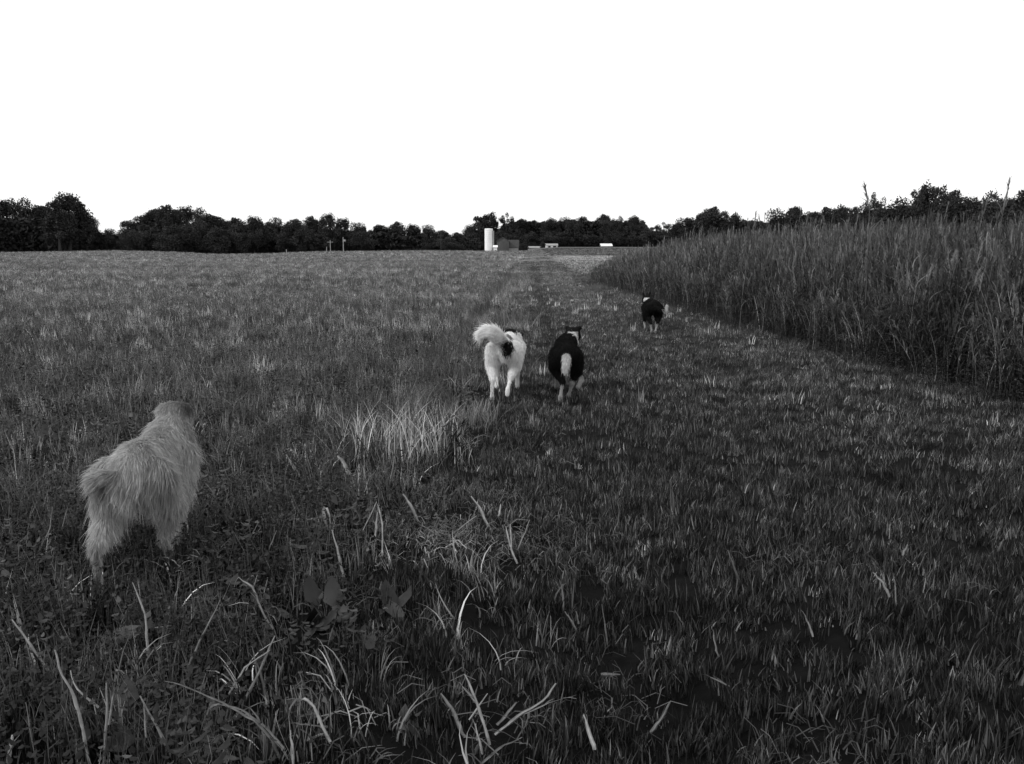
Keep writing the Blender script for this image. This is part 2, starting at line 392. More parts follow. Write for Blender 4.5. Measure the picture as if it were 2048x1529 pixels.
# straw litter
lp = np.concatenate([fan(1.2, 7, 30, 0.85), fan(7, 16, 8)]); ul = U(lp)
lp = lp[(wav(lp[:, 0], lp[:, 1], 1.5, 2) + np.where(ul < 0.4, 0.10, -0.55) > 0.0)]
place('straw_litter', lp, lit, 'dead straw and hay strewn between the grass', (1, 1.4), 1.0, 0.1, keeptone=0.42)
gp = ground(905, 1088); hp = np.stack([gp.x + R.normal(0, 0.22, 60), gp.y + R.normal(0, 0.12, 60)], 1)
place('hay_wisp', hp, lit, 'flattened wisp of dead hay lying across the near stubble', (1, 1), 1.0, 0.1, keeptone=0.8)
dp = np.concatenate([fan(1.6, 3.6, 36, 0.12, -0.85), fan(3.6, 7.5, 14, 0.05, -0.80)]); dp = dp[(U(dp) < -0.1 + R.normal(0, 0.25, len(dp))) & (wav(dp[:, 0], dp[:, 1], 0.9, 1) > -0.1)]
place('curled_dry_blades', dp, dryb, 'curled bleached grass blades tangled through the nearest stubble', (1, 1.2), 1.0, 0.28, keeptone=1.0)
# weeds left foreground
wp = np.concatenate([fan(1.2, 5.5, 26, 0.1, -0.85), fan(5.5, 12, 9, 0.0, -0.72)]); wp = wp[(U(wp) < -0.45) & (wav(wp[:, 0], wp[:, 1], 1.3, 7) > 0.1)]
place('broadleaf_weeds', wp, weeds, 'low dark broadleaf weeds growing through the near stubble', (1, 1.2), 1.0, keeptone=1.0)

# ------------------------------------------------------------------ reed bed
M_reed = mat('reed stems and leaves', 0.075, inst=True, var=0.3, nscale=1.2, rough=0.6, spec=0.2, transl=0.2)
M_reed1 = mat('reed stalk', 0.085, var=0.3, nscale=3, rough=0.6, spec=0.2, transl=0.1)
def reed_parts(h=2.0, plume=True, leaves=8):
    sw = R.uniform(-0.12, 0.12, 2)
    zz = np.linspace(0, h, 6); cx = sw[0] * (zz / h) ** 2 * h; cy = sw[1] * (zz / h) ** 2 * h
    mb = MB(); tn = R.uniform(1.5, 4.0) if R.random() < 0.3 else R.uniform(0.3, 1.0)
    mb.tube([(cx[k], cy[k], zz[k] - 0.03) for k in range(6)], [0.0055, 0.005, 0.0045, 0.004, 0.003, 0.002], 3, tn, cap=False)
    stem = (np.array(mb.v), np.array(mb.f), np.array(mb.t))
    n = leaves; t = R.uniform(0.2, 0.95, n); bx = np.interp(t * h, zz, cx); by = np.interp(t * h, zz, cy)
    lv = blades(np.stack([bx, by, t * h], 1), R.uniform(0, 6.3, n), R.uniform(0.20, 0.45, n), R.uniform(0.15, 1.0, n), R.uniform(0.008, 0.018, n), np.exp(R.normal(-0.3, 0.7, n)), 4, droop=R.choice([0.15, 0.35, 0.55], n))
    pl = None
    if plume:
        m = 60; tt = R.uniform(0, 0.28, m); ang = R.normal(0.7, 0.5, m)
        pl = blades(np.stack([np.full(m, cx[-1]) + tt * 0.1, np.full(m, cy[-1]), h - 0.12 + tt], 1), ang, R.uniform(0.05, 0.13, m), R.uniform(0.1, 0.55, m), R.uniform(0.004, 0.009, m), R.uniform(1.2, 2.6, m), 2, droop=0.1)
    return stem, lv, pl
protos_reed = []
for k in range(9):
    cl = []
    for q in range(3):
        st, lv, pl = reed_parts(R.uniform(1.6, 2.1), R.random() < 0.55, 8)
        off = np.array([R.normal(0, 0.10), R.normal(0, 0.10), 0])
        for prt in (st, lv, pl):
            if prt is not None: cl.append((prt[0] + off, prt[1], prt[2]))
    protos_reed.append(proto('reed clump', join(cl), M_reed))
n = 17000
ry = R.uniform(2.5, 40, n); ru = edge_u(ry) + R.exponential(2.2, n) * np.where(R.random(n) < 0.5, 1, 3.0) - 0.1 + 0.25 * wav(ry, ry * 0.3, 2.3, 3)
ok = (ru < 26); ry, ru = ry[ok], ru[ok]; rx = ru + 0.0203 * ry
# the far corner of the bed tapers
ok = (ry < 40 - 0.15 * (ru - 3)) | (ru > 16); rx, ry, ru = rx[ok], ry[ok], ru[ok]
az_ = np.arctan2(rx, ry); ok = az_ < 0.80; rx, ry, ru = rx[ok], ry[ok], ru[ok]
d_in = ru - edge_u(ry)
hs = np.interp(ry, [0, 9, 12, 16, 24, 30, 36, 40], [0.66, 0.67, 0.73, 0.79, 0.78, 0.68, 0.56, 0.47]) * np.interp(d_in, [0, 0.5, 1.5, 6, 14], [0.45, 0.75, 0.92, 1.0, 1.0])
hs = hs * (1 + 0.13 * wav(rx, ry, 1.6, 2)) * R.normal(1, 0.10, len(hs)) * np.where(R.random(len(hs)) < 0.05, 1.15, 1.0)
P = np.stack([rx, ry, hgt(rx, ry)], 1); m_ = len(P)
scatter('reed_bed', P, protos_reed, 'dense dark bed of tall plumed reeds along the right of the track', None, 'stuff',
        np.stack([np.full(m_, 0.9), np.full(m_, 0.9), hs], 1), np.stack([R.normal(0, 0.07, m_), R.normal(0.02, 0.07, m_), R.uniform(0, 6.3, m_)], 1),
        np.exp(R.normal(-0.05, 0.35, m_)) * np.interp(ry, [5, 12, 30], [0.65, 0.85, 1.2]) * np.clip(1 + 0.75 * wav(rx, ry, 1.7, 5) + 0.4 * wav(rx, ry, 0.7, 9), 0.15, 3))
n = 4200; by = R.uniform(3, 40, n); bu = edge_u(by) + R.normal(0.25, 0.45, n); bx = bu + 0.0203 * by
bs = R.uniform(0.5, 1.15, n) * np.interp(by, [5, 20, 40], [1.05, 0.9, 0.6]) * np.interp(bu - edge_u(by), [-0.8, 0, 0.6], [0.35, 0.7, 1.2])
scatter('reed_undergrowth', np.stack([bx, by, hgt(bx, by)], 1), bigweeds, 'dark leafy weeds crowding the foot of the reeds', None, 'stuff',
        np.stack([bs, bs, bs], 1), np.stack([R.normal(0, 0.1, n), R.normal(0, 0.1, n), R.uniform(0, 6.3, n)], 1), R.uniform(0.3, 0.95, n))

# single reeds that stand out along the front
def reed_thing(x, y, h, label, group=None, parts=None, tilt=(0, 0)):
    root = bpy.data.objects.new('reed_stalk', None); C.objects.link(root); root.location = (x, y, H(x, y)); root.rotation_euler = (tilt[0], tilt[1], R.uniform(0, 6.3))
    root.scale = (1, 1, h / 2.0)
    tag(root, label, 'reed', group)
    for nm, me in parts: obj(nm, me, root)
    return root
reed_sets = []
for k in range(6):
    st, lv, pl = reed_parts(2.0, True, 7)
    ps = [('stem', mesh_np('stem', st[0], st[1], M_reed1, st[2] * 0 + R.uniform(1.1, 2.6))),
          ('leaves', mesh_np('leaves', lv[0], lv[1], M_reed1, lv[2])), ('plume', mesh_np('plume', pl[0], pl[1], M_reed1, pl[2] * 1.2))]
    reed_sets.append(ps)
for k in range(52):
    y = R.uniform(8.5, 32); uu = float(edge_u(y)) + R.uniform(-0.15, 0.35); x = uu + 0.0203 * y
    reed_thing(x, y, R.uniform(1.0, 1.5) * float(np.interp(y, [8, 18, 32], [1.0, 0.95, 0.6])), 'pale thin reed standing at the front edge of the reed bed', 'reeds along the front of the reed bed',
               reed_sets[k % 6], (R.normal(0, 0.08), R.normal(0, 0.08)))
p = at_Y(1985, 365, 9.5); reed_thing(p.x, p.y, p.z - 0.1, 'tallest reed, its narrow plume above the trees at the right edge', None, reed_sets[0]).scale[0] = 3.0
p = at_Y(1488, 432, 15.5); reed_thing(p.x, p.y, p.z - 0.1, 'lone reed plume leaning above the left part of the bed', None, reed_sets[1], (0, 0.06)).scale[0] = 2.5
p = at_Y(1745, 385, 12.0); reed_thing(p.x, p.y, p.z - 0.1, 'tall reed plume standing up before the two thin crowned trees', None, reed_sets[2]).scale[0] = 2.5

# ------------------------------------------------------------------ trees
M_bark = mat('bark', 0.05, var=0.3, nscale=6, rough=0.9, spec=0.1, attr=False)
M_tree = mat('tree foliage', 0.034, var=0.3, nscale=0.5, rough=0.75, spec=0.12)
def tree_meshes(seed, shape='round', nleaf=12000, leaf=0.34, nclump=40):
    g = np.random.default_rng(seed)
    # unit tree: height 10, crown width 8
    cs = []; rs = []
    for k in range(nclump):
        while True:
            q = g.uniform(-1, 1, 3)
            if 0.35 < np.linalg.norm(q) < 1: break
        if shape == 'round': c = np.array([q[0] * 3.2, q[1] * 3.2, 5.2 + q[2] * 3.9]); rad = g.uniform(0.8, 1.5)
        elif shape == 'tall': c = np.array([q[0] * 2.2 * (1 - 0.25 * q[2]), q[1] * 2.2, 5.4 + q[2] * 4.1]); rad = g.uniform(0.6, 1.1)
        elif shape == 'sparse': c = np.array([q[0] * 3.0, q[1] * 3.0, 6.3 + q[2] * 3.2]); rad = g.uniform(0.45, 0.85)
        else: c = np.array([q[0] * 3.4, q[1] * 3.4, 3.8 + q[2] * 3.4]); rad = g.uniform(0.9, 1.5)
        cs.append(c); rs.append(rad)
    cs = np.array(cs); rs = np.array(rs)
    k = g.integers(0, nclump, nleaf); d = g.normal(size=(nleaf, 3)); d /= np.linalg.norm(d, axis=1)[:, None]
    q = g.uniform(0.30, 1.05, nleaf) ** 0.7 + np.where(g.random(nleaf) < 0.14, g.exponential(0.22, nleaf), 0)
    pos = cs[k] + d * (rs[k] * q)[:, None]; pos[:, 2] = np.maximum(pos[:, 2], 0.15)
    a = g.normal(size=(nleaf, 3)); a /= np.linalg.norm(a, axis=1)[:, None]; b = np.cross(a, g.normal(size=(nleaf, 3))); b /= np.linalg.norm(b, axis=1)[:, None]
    s = (leaf * g.uniform(0.5, 1.2, nleaf) * np.where(q > 1.05, 0.6, 1.0))[:, None]
    V = np.stack([pos - a * s * 0.6, pos + b * s * 0.35, pos + a * s * 0.6, pos - b * s * 0.35], 1).reshape(-1, 3)
    tone = np.repeat(g.uniform(0.7, 1.25, nclump)[k] * g.uniform(0.7, 1.3, nleaf), 4)
    Fc = np.arange(nleaf * 4).reshape(-1, 4)
    crown = mesh_np('crown', V, Fc, M_tree, tone)
    mb = MB(); mb.tube([(0, 0, -0.6), (0.05, 0, 1.5), (0.1, 0.05, 3.5), (0, 0.1, 6.0), (0, 0, 8.0)], [0.32, 0.24, 0.18, 0.10, 0.04], 8)
    lb = MB()
    for c in cs[g.choice(nclump, 12, replace=False)]:
        z0 = g.uniform(1.6, 4.5); mid = np.array([c[0] * 0.45, c[1] * 0.45, (z0 + c[2]) / 2 + 0.2])
        lb.tube([(0.05, 0, z0), tuple(mid), tuple(c)], [0.11, 0.07, 0.025], 5)
    return crown, mb.mesh('trunk', M_bark, True), lb.mesh('limbs', M_bark, True)
TP = {'round': [tree_meshes(11 + s, 'round') for s in range(4)], 'tall': [tree_meshes(31 + s, 'tall', 9000) for s in range(3)],
      'sparse': [tree_meshes(41 + s, 'sparse', 5200, 0.25, 36) for s in range(2)], 'bush': [tree_meshes(51 + s, 'bush', 9000, 0.34) for s in range(3)]}
cnt = {}
def tree(px, top, D, wpx, kind, label, group=None, base=None):
    p = at_Y(px, top, D); zb = H(p.x, p.y) - 0.3 if base is None else base
    hgt_ = p.z - zb; wm = wpx * D / F
    k = cnt.get(kind, 0); cnt[kind] = k + 1
    crown, trunk, limbs = TP[kind][k % len(TP[kind])]
    nat = {'round': (9.5, 7.3), 'tall': (9.9, 5.0), 'sparse': (9.7, 6.6), 'bush': (7.8, 7.8)}[kind]
    root = bpy.data.objects.new('bush' if kind == 'bush' else 'tree', None); C.objects.link(root)
    root.location = (p.x, p.y, zb); root.rotation_euler = (0, 0, k * 2.4)
    root.scale = (wm / nat[1], wm / nat[1], hgt_ / nat[0])
    tag(root, label, 'bush' if kind == 'bush' else 'tree', group)
    obj('trunk', trunk, root); obj('limbs', limbs, root); obj('crown', crown, root)
    return root
ORD = 'first second third fourth fifth sixth seventh eighth ninth tenth eleventh twelfth thirteenth fourteenth fifteenth'.split()
GL = 'trees of the wood at the left edge'
LL = 'round topped tree in the wood at the far left edge'
for (px, t, wd, k) in [(-70, 395, 90, 'round'), (12, 400, 84, 'round'), (58, 402, 70, 'round'), (92, 411, 70, 'round'), (170, 432, 52, 'round'), (-10, 425, 90, 'bush'), (60, 432, 90, 'bush')]:
    tree(px, t, 215 + R.uniform(0, 20), wd, k, LL, GL)
tree(132, 388, 212, 84, 'round', 'big ragged crowned tree rising highest in the left wood')
tree(112, 402, 208, 60, 'tall', 'narrow tree just left of the highest tree in the left wood')
for (px, t, wd) in [(196, 462, 50), (222, 456, 44), (243, 466, 40), (182, 470, 40)]:
    tree(px, t, 228, wd, 'bush', 'low dark tree in the dip between the left wood and the domed wood', 'low trees in the dip of the left treeline')
for k_, (px, t, wd) in enumerate([(270, 436, 66), (306, 416, 62), (336, 412, 58), (372, 414, 62), (404, 420, 56), (432, 431, 56)]):
    tree(px, t, 225 + R.uniform(-5, 15), wd, 'round', ORD[k_] + ' rounded tree from the left in the skyline of the domed wood', 'trees of the domed wood left of centre')
for (px, t, wd) in [(352, 448, 70), (300, 455, 66), (392, 440, 60), (430, 452, 66), (470, 452, 60), (262, 462, 50), (330, 468, 60)]:
    tree(px, t, 212 + R.uniform(-3, 5), wd, 'bush', 'smaller leafy tree in front of the domed wood', 'smaller trees before the domed wood')
for k_, (px, t, wd) in enumerate([(468, 437, 52), (505, 434, 50), (548, 438, 56), (590, 437, 50), (622, 434, 44), (690, 438, 42), (720, 448, 46), (757, 449, 48), (795, 445, 46), (822, 450, 44), (855, 452, 46), (886, 460, 40), (912, 466, 40)]):
    tree(px, t, 232 + R.uniform(-8, 20), wd, 'round', ORD[k_] + ' tree from the left in the skyline of the long wood left of the silo', 'skyline trees of the long wood left of the silo')
for (px, t, wd) in [(540, 455, 60), (610, 454, 60), (690, 458, 60), (760, 462, 60), (830, 464, 60), (900, 474, 50), (480, 456, 60), (575, 466, 60), (650, 462, 60), (725, 470, 60), (800, 472, 60), (870, 476, 60)]:
    tree(px, t, 232 + R.uniform(-8, 20), wd, 'bush', 'lower bushy tree in front of the long wood left of the white silo', 'lower trees before the long wood')
tree(660, 429, 228, 50, 'round', 'rounded tree standing slightly proud of the long wood, above the white pole')
# behind the farm
tree(957, 430, 345, 44, 'tall', 'tall ragged tree directly behind the left side of the silo')
tree(978, 425, 350, 42, 'tall', 'tallest tree of the farmyard, right behind the silo')
tree(1012, 428, 350, 44, 'sparse', 'thin tree with sky showing through, right of the silo')
tree(940, 452, 340, 40, 'round', 'lower tree at the left foot of the farmyard trees')
for k_, (px, t, wd, k) in enumerate([(1040, 437, 42, 'round'), (1070, 442, 44, 'round'), (1100, 438, 42, 'round'), (1132, 437, 44, 'round'), (1150, 440, 40, 'round'), (1168, 434, 44, 'tall'), (1205, 430, 42, 'round'),
                       (1215, 438, 42, 'sparse'), (1238, 434, 40, 'sparse'), (1252, 440, 36, 'tall'), (1272, 433, 46, 'round')]):
    tree(px, t, 345 + R.uniform(-10, 20), wd, k, ORD[k_] + ' tree from the left in the flat topped row behind the farm', 'trees of the row behind the farm')
for (px, t, wd) in [(1032, 460, 44), (1060, 465, 44), (1130, 462, 54), (1175, 462, 60), (1225, 462, 54), (1265, 460, 50), (1100, 466, 44), (1000, 462, 40), (968, 466, 44), (930, 474, 40)]:
    tree(px, t, 338 + R.uniform(-4, 5), wd, 'bush', 'dense lower tree in front of the row behind the farm', 'lower trees behind the farm')
for (px, t, wd) in [(1306, 449, 40), (1328, 446, 40)]:
    tree(px, t, 330, wd, 'sparse', 'small thin tree in the gap right of the farm row', 'small thin trees in the gap')
for (px, t, wd) in [(1300, 459, 56), (1333, 457, 60), (1362, 458, 56)]:
    tree(px, t, 320, wd, 'bush', 'low dark bush filling the gap right of the farm row', 'low bushes in the gap')
# right wood, nearer
for k_, (px, t, D, wd, k) in enumerate([(1360, 440, 128, 50, 'round'), (1395, 426, 126, 60, 'round'), (1432, 416, 122, 66, 'round'), (1468, 428, 120, 44, 'round')]):
    tree(px, t, D, wd, k, ORD[k_] + ' tree from the left in the dark clump behind the left end of the reeds', 'dark trees behind the left end of the reeds')
kk_ = 0
for (px, t, D, wd, k) in [(1515, 440, 105, 60, 'bush'), (1560, 422, 104, 76, 'round'), (1603, 412, 102, 82, 'round'), (1650, 417, 100, 74, 'round'), (1688, 413, 98, 66, 'round'),
                          (1790, 402, 88, 88, 'round'), (1830, 395, 86, 80, 'round'), (1914, 384, 82, 88, 'round'), (1958, 402, 80, 76, 'round'), (1997, 390, 78, 84, 'round'), (2120, 385, 74, 90, 'round'),
                          (1540, 455, 100, 90, 'bush'), (1620, 450, 98, 90, 'bush'), (1700, 445, 95, 90, 'bush'), (1780, 440, 90, 90, 'bush'), (1860, 435, 88, 100, 'bush'), (1950, 432, 84, 100, 'bush'), (2040, 425, 80, 110, 'bush')]:
    tree(px, t, D, wd, k, (ORD[kk_ - 0] + ' rounded tree from the left in the skyline above the reeds') if k == 'round' else 'dark bushy tree low in the wood behind the reed bed', 'skyline trees above the reeds' if k == 'round' else 'bushy trees low behind the reeds')
    kk_ += k == 'round'
tree(1714, 401, 94, 52, 'sparse', 'left of the two thin crowned trees above the reeds')
tree(1752, 388, 92, 54, 'sparse', 'right of the two thin crowned trees above the reeds')
tree(1862, 354, 84, 78, 'sparse', 'tallest forked tree with gaps in its crown, above the right wood')
tree(1850, 376, 85, 60, 'tall', 'dark tree right below the tallest forked crown')
tree(2044, 384, 72, 84, 'round', 'near black tree cut off by the right edge of the photo')

def thicket(label, pts, n, leaf):
    # pts: (px, top px, distance) along the foot of a wood; an unbroken mass of brush and saplings
    pts = np.array(pts, float); g = np.random.default_rng(int(n)); q = np.sort(g.uniform(pts[0, 0], pts[-1, 0], n))
    D_ = np.interp(q, pts[:, 0], pts[:, 2]) + g.uniform(0, 9, n); x = (q - 1024) / F * D_ ; zt = EYE + (490 - (np.interp(q, pts[:, 0], pts[:, 1]) + 4 * wav(q, q * 0.2, 17, 2) + 5 * wav(q, q * 0.1, 60, 5))) / F * D_
    zb = hgt(x, D_) - 0.5; z = zb + (zt - zb) * g.random(n) ** 0.9
    pos = np.stack([x, D_, z], 1); a = g.normal(size=(n, 3)); a /= np.linalg.norm(a, axis=1)[:, None]; b = np.cross(a, g.normal(size=(n, 3))); b /= np.linalg.norm(b, axis=1)[:, None]
    s_ = (leaf * g.uniform(0.5, 1.3, n))[:, None]
    V = np.stack([pos - a * s_ * 0.6, pos + b * s_ * 0.4, pos + a * s_ * 0.6, pos - b * s_ * 0.4], 1).reshape(-1, 3)
    tag(obj('woodland_undergrowth', mesh_np('woodland_undergrowth', V, np.arange(n * 4).reshape(-1, 4), M_tree, np.repeat(g.uniform(0.5, 1.0, n), 4))), label, kind='stuff')
thicket('dense dark brush filling the foot of the left woods', [(-120, 440, 222), (120, 440, 222), (175, 455, 224), (200, 472, 226), (250, 470, 226), (300, 450, 224), (440, 452, 226), (560, 456, 236), (900, 476, 240), (960, 478, 300)], 60000, 0.9)
thicket('dense dark brush behind the farm buildings', [(925, 474, 352), (960, 462, 352), (1000, 456, 352), (1030, 447, 354), (1130, 445, 354), (1285, 446, 352), (1300, 472, 345), (1345, 474, 330)], 26000, 1.1)
thicket('dense dark brush at the foot of the right wood', [(1335, 462, 135), (1380, 450, 130), (1470, 445, 125), (1520, 446, 112), (1600, 436, 108), (1700, 430, 104), (1850, 416, 94), (2120, 408, 82)], 60000, 0.5)

# ------------------------------------------------------------------ farm
M_white = mat('white paint', 0.86, var=0.06, nscale=0.8, rough=0.6, attr=False)
M_grey = mat('weathered boards', 0.10, var=0.15, nscale=1.5, rough=0.8)
M_roof = mat('dark roofing', 0.04, var=0.2, nscale=1.5, rough=0.7)
M_pale = mat('pale siding', 0.30, var=0.15, nscale=1.0, rough=0.8)
M_glass = mat('dark glass', 0.02, var=0.1, rough=0.2, spec=0.5, attr=False)
def empty(name, loc, label, cat, rz=0, group=None):
    o = bpy.data.objects.new(name, None); C.objects.link(o); o.location = loc; o.rotation_euler = (0, 0, rz); tag(o, label, cat, group); return o
D = 318.0
def mpp(D): return D / F
p = at_Y(977.5, 506, D); top = at_Y(977.5, 457.5, D); hh = top.z - p.z
si = empty('silo', p, 'tall white cylindrical silo standing at the edge of the field', 'silo')
rad = 8.0 * mpp(D)
b = MB(); b.tube([(0, 0, -1.0), (0, 0, hh - 0.25)], rad, 28); b.build('shell', M_white, si, smooth_=False)
b = MB(); b.tube([(0, 0, hh - 0.25), (0, 0, hh - 0.05), (0, 0, hh + 0.02)], [rad + 0.06, rad * 0.95, rad * 0.3], 28); b.build('roof', M_white, si)
b = MB()
for k in range(12): z = 0.3 + k * (hh - 1) / 11; b.tube([(0, 0, z), (0, 0, z + 0.05)], rad + 0.03, 28, cap=True)
b.build('hoops', mat('galvanised steel', 0.75, var=0.1, attr=False), si)
b = MB(); b.box((rad + 0.22, -0.5, hh / 2 - 0.6), (0.5, 0.5, hh - 0.4)); b.build('chute', M_pale, si)
def shed(px0, px1, ytop, ybot, D, depth, label, wallm, roofm, name='shed', gable=False, eave=None, door=None):
    a = at_Y(px0, ybot, D); c = at_Y(px1, ybot, D); t = at_Y((px0 + px1) / 2, ytop, D)
    W = c.x - a.x; Hh = t.z - a.z; cx = (a.x + c.x) / 2; e = Hh * (eave or 0.75)
    s = empty(name, (cx, D, a.z), label, name.split('_')[-1])
    b = MB(); b.box((0, depth / 2, e / 2 - 0.4), (W, depth, e + 0.8))
    if gable: b.add([(-W / 2, 0.0, e), (W / 2, 0.0, e), (0, 0.0, Hh - 0.05), (-W / 2, depth, e), (W / 2, depth, e), (0, depth, Hh - 0.05)], [(0, 1, 2), (5, 4, 3)])
    b.build('wall', wallm, s)
    b = MB(); o = 0.25
    if gable:
        for sg in (-1, 1):
            vs = [(0, -o, Hh), (0, depth + o, Hh), (sg * (W / 2 + o), depth + o, e - 0.1), (sg * (W / 2 + o), -o, e - 0.1)]
            vs += [(x, y, z - 0.12) for x, y, z in vs]
            b.add(vs, [(0, 1, 2, 3), (7, 6, 5, 4), (0, 4, 5, 1), (1, 5, 6, 2), (2, 6, 7, 3), (3, 7, 4, 0)])
    else:
        vs = [(-W / 2 - o, -o, e), (W / 2 + o, -o, e), (W / 2 + o, depth / 2, Hh), (-W / 2 - o, depth / 2, Hh), (-W / 2 - o, depth + o, e), (W / 2 + o, depth + o, e)]
        vs += [(x, y, z - 0.12) for x, y, z in vs]
        b.add(vs, [(0, 1, 2, 3), (3, 2, 5, 4), (9, 8, 7, 6), (10, 11, 8, 9), (0, 6, 7, 1), (4, 5, 11, 10), (0, 3, 9, 6), (3, 4, 10, 9), (1, 7, 8, 2), (2, 8, 11, 5)])
    b.build('roof', roofm, s)
    if door:
        for (dx, dw, dh, nm, dm) in door:
            b = MB(); b.box((dx * W, -0.03, dh / 2 if nm == 'door' else e * 0.6), (dw, 0.06, dh)); b.build(nm, dm, s)
    return s
shed(987, 994, 491, 506, 314, 2, 'small white lean-to with dark opening at the foot of the silo', M_white, M_white, 'shed', door=[(0.1, 0.5, 0.9, 'door', M_glass)])
shed(993.5, 1018, 474.5, 503, 322, 14, 'grey gabled barn just right of the silo', M_grey, M_grey, 'barn', gable=True, eave=0.72)
shed(1017.5, 1037, 480, 503, 324, 8, 'low dark roofed barn wing with a pale front wall, right of the grey barn', M_pale, M_roof, 'barn', eave=0.34)
shed(1056, 1081, 493, 502, 322, 5, 'long low pale shed at the end of the track', M_pale, M_pale, 'shed', eave=0.7)
shed(1092, 1115, 487.5, 497, 326, 6, 'white low house with a pale roof right of the track end', M_white, M_pale, 'house', eave=0.6, door=[(0.25, 1.1, 0.8, 'window', M_glass), (-0.2, 0.9, 0.8, 'window', M_glass)])
shed(1203, 1224, 487.5, 497, 330, 6, 'small pale roofed house among the trees, farthest right of the farm', M_pale, M_white, 'house', eave=0.5, door=[(0.2, 0.9, 0.8, 'window', M_glass)])
tree(1048, 484, 316, 20, 'bush', 'small dark bush beside the dark roofed barn wing')
tree(1085, 484, 316, 13, 'bush', 'small dark bush between the pale shed and the white house')
def pole(px, ytop, ybot, D, wpx, label, m, flag=False, arm=False, name='pole'):
    a = at_Y(px, ybot, D); t = at_Y(px, ytop, D); r_ = wpx * mpp(D) / 2; g = H(a.x, a.y) - 0.3
    o = empty(name, (a.x, a.y, g), label, 'pole' if name != 'fence_post' else 'post')
    b = MB(); b.tube([(0, 0, 0), (0, 0, t.z - g)], [r_, r_ * 0.8], 8); b.build('shaft', m, o)
    if flag:
        b = MB(); b.box((0.28, 0, t.z - g - 0.75), (0.5, 0.04, 0.4)); b.build('box', m, o)
    if arm:
        b = MB(); b.box((0, 0, t.z - g - 0.4), (1.3, 0.1, 0.1)); b.build('crossarm', m, o)
pole(687, 474.5, 504, 196, 1.7, 'white pole with a small box near its top, before the long wood', M_pale, flag=True)
pole(661, 481, 504, 198, 1.4, 'thin grey pole with a short crossarm left of the white pole', M_pale, arm=True)
pole(653.5, 494, 504, 196, 1.4, 'short grey stub post left of the two thin poles', M_pale, name='fence_post')
pole(573, 499, 508, 196, 1.6, 'short pale post on the field edge before the domed wood', M_pale, name='fence_post')
pole(882, 468, 503, 205, 1.2, 'thin dark utility pole before the wood left of the silo', M_roof, arm=True, name='utility_pole')
pole(1068, 508, 515, 150, 2.4, 'left pale marker post beside the far end of the track', M_pale, name='fence_post')
pole(1082, 507, 516, 150, 2.0, 'right pale marker post beside the far end of the track', M_pale, name='fence_post')

# ------------------------------------------------------------------ the pale clump of dry grass and the dark weed beside it
M_dry = mat('bleached dry grass', 0.26, var=0.25, nscale=9, rough=0.6, spec=0.3, transl=0.1)
def clump(name, cpx, cpy, n, rx_, ry_, h0, h1, wd, tone, label, cat='grass clump', m=None, segs=5, lean=0.5, droop=0.15):
    c = ground(cpx, cpy); x = np.clip(R.normal(0, rx_, n), -1.9 * rx_, 1.9 * rx_); y = np.clip(R.normal(0, ry_, n), -1.9 * ry_, 1.9 * ry_)
    z = hgt(c.x + x, c.y + y) - H(c.x, c.y) - 0.02
    v = blades(np.stack([x, y, z], 1), R.uniform(0, 6.3, n), R.uniform(h0, h1, n), np.abs(R.normal(0, lean, n)), R.uniform(0.6, 1.3, n) * wd,
               R.uniform(*tone, n), segs, droop=droop)
    o = obj(name, mesh_np(name, *v[:2], m or M_dry, v[2]), loc=(c.x, c.y, H(c.x, c.y)))
    return tag(o, label, None, kind='stuff') if n <= 120 else tag(o, label, cat)
clump('dry_grass_clump', 800, 908, 560, 0.23, 0.22, 0.12, 0.46, 0.0072, (0.3, 2.5), 'big bleached clump of tall dry grass in front of the white dog')
clump('dry_grass_clump', 722, 905, 130, 0.10, 0.12, 0.15, 0.34, 0.007, (0.3, 1.1), 'smaller pale tuft at the left side of the big bleached clump')
clump('dry_grass_clump', 935, 850, 150, 0.13, 0.14, 0.14, 0.30, 0.007, (0.3, 1.0), 'pale tuft just left of the white dog\'s planted hind foot')
clump('dry_grass_clump', 1020, 650, 170, 0.30, 0.5, 0.25, 0.5, 0.014, (0.25, 0.7), 'pale tall tuft on the verge beyond the white dog')
clump('dry_grass_clump', 315, 800, 120, 0.22, 0.2, 0.22, 0.42, 0.007, (0.3, 1.0), 'pale upright tuft in the field beyond the shaggy dog')
clump('dry_grass_clump', 470, 835, 80, 0.22, 0.2, 0.15, 0.34, 0.007, (0.3, 0.9), 'loose pale tuft in the field right of the shaggy dog\'s head')
clump('dry_grass_clump', 1535, 700, 80, 0.35, 0.2, 0.1, 0.22, 0.008, (0.25, 0.6), 'low pale tuft in front of the reeds near the small dog')
M_leaf1 = mat('dark weed leaves', 0.020, var=0.3, nscale=14, rough=0.5, spec=0.3)
M_dark = mat('dark weed', 0.02, var=0.3, nscale=9, rough=0.7)
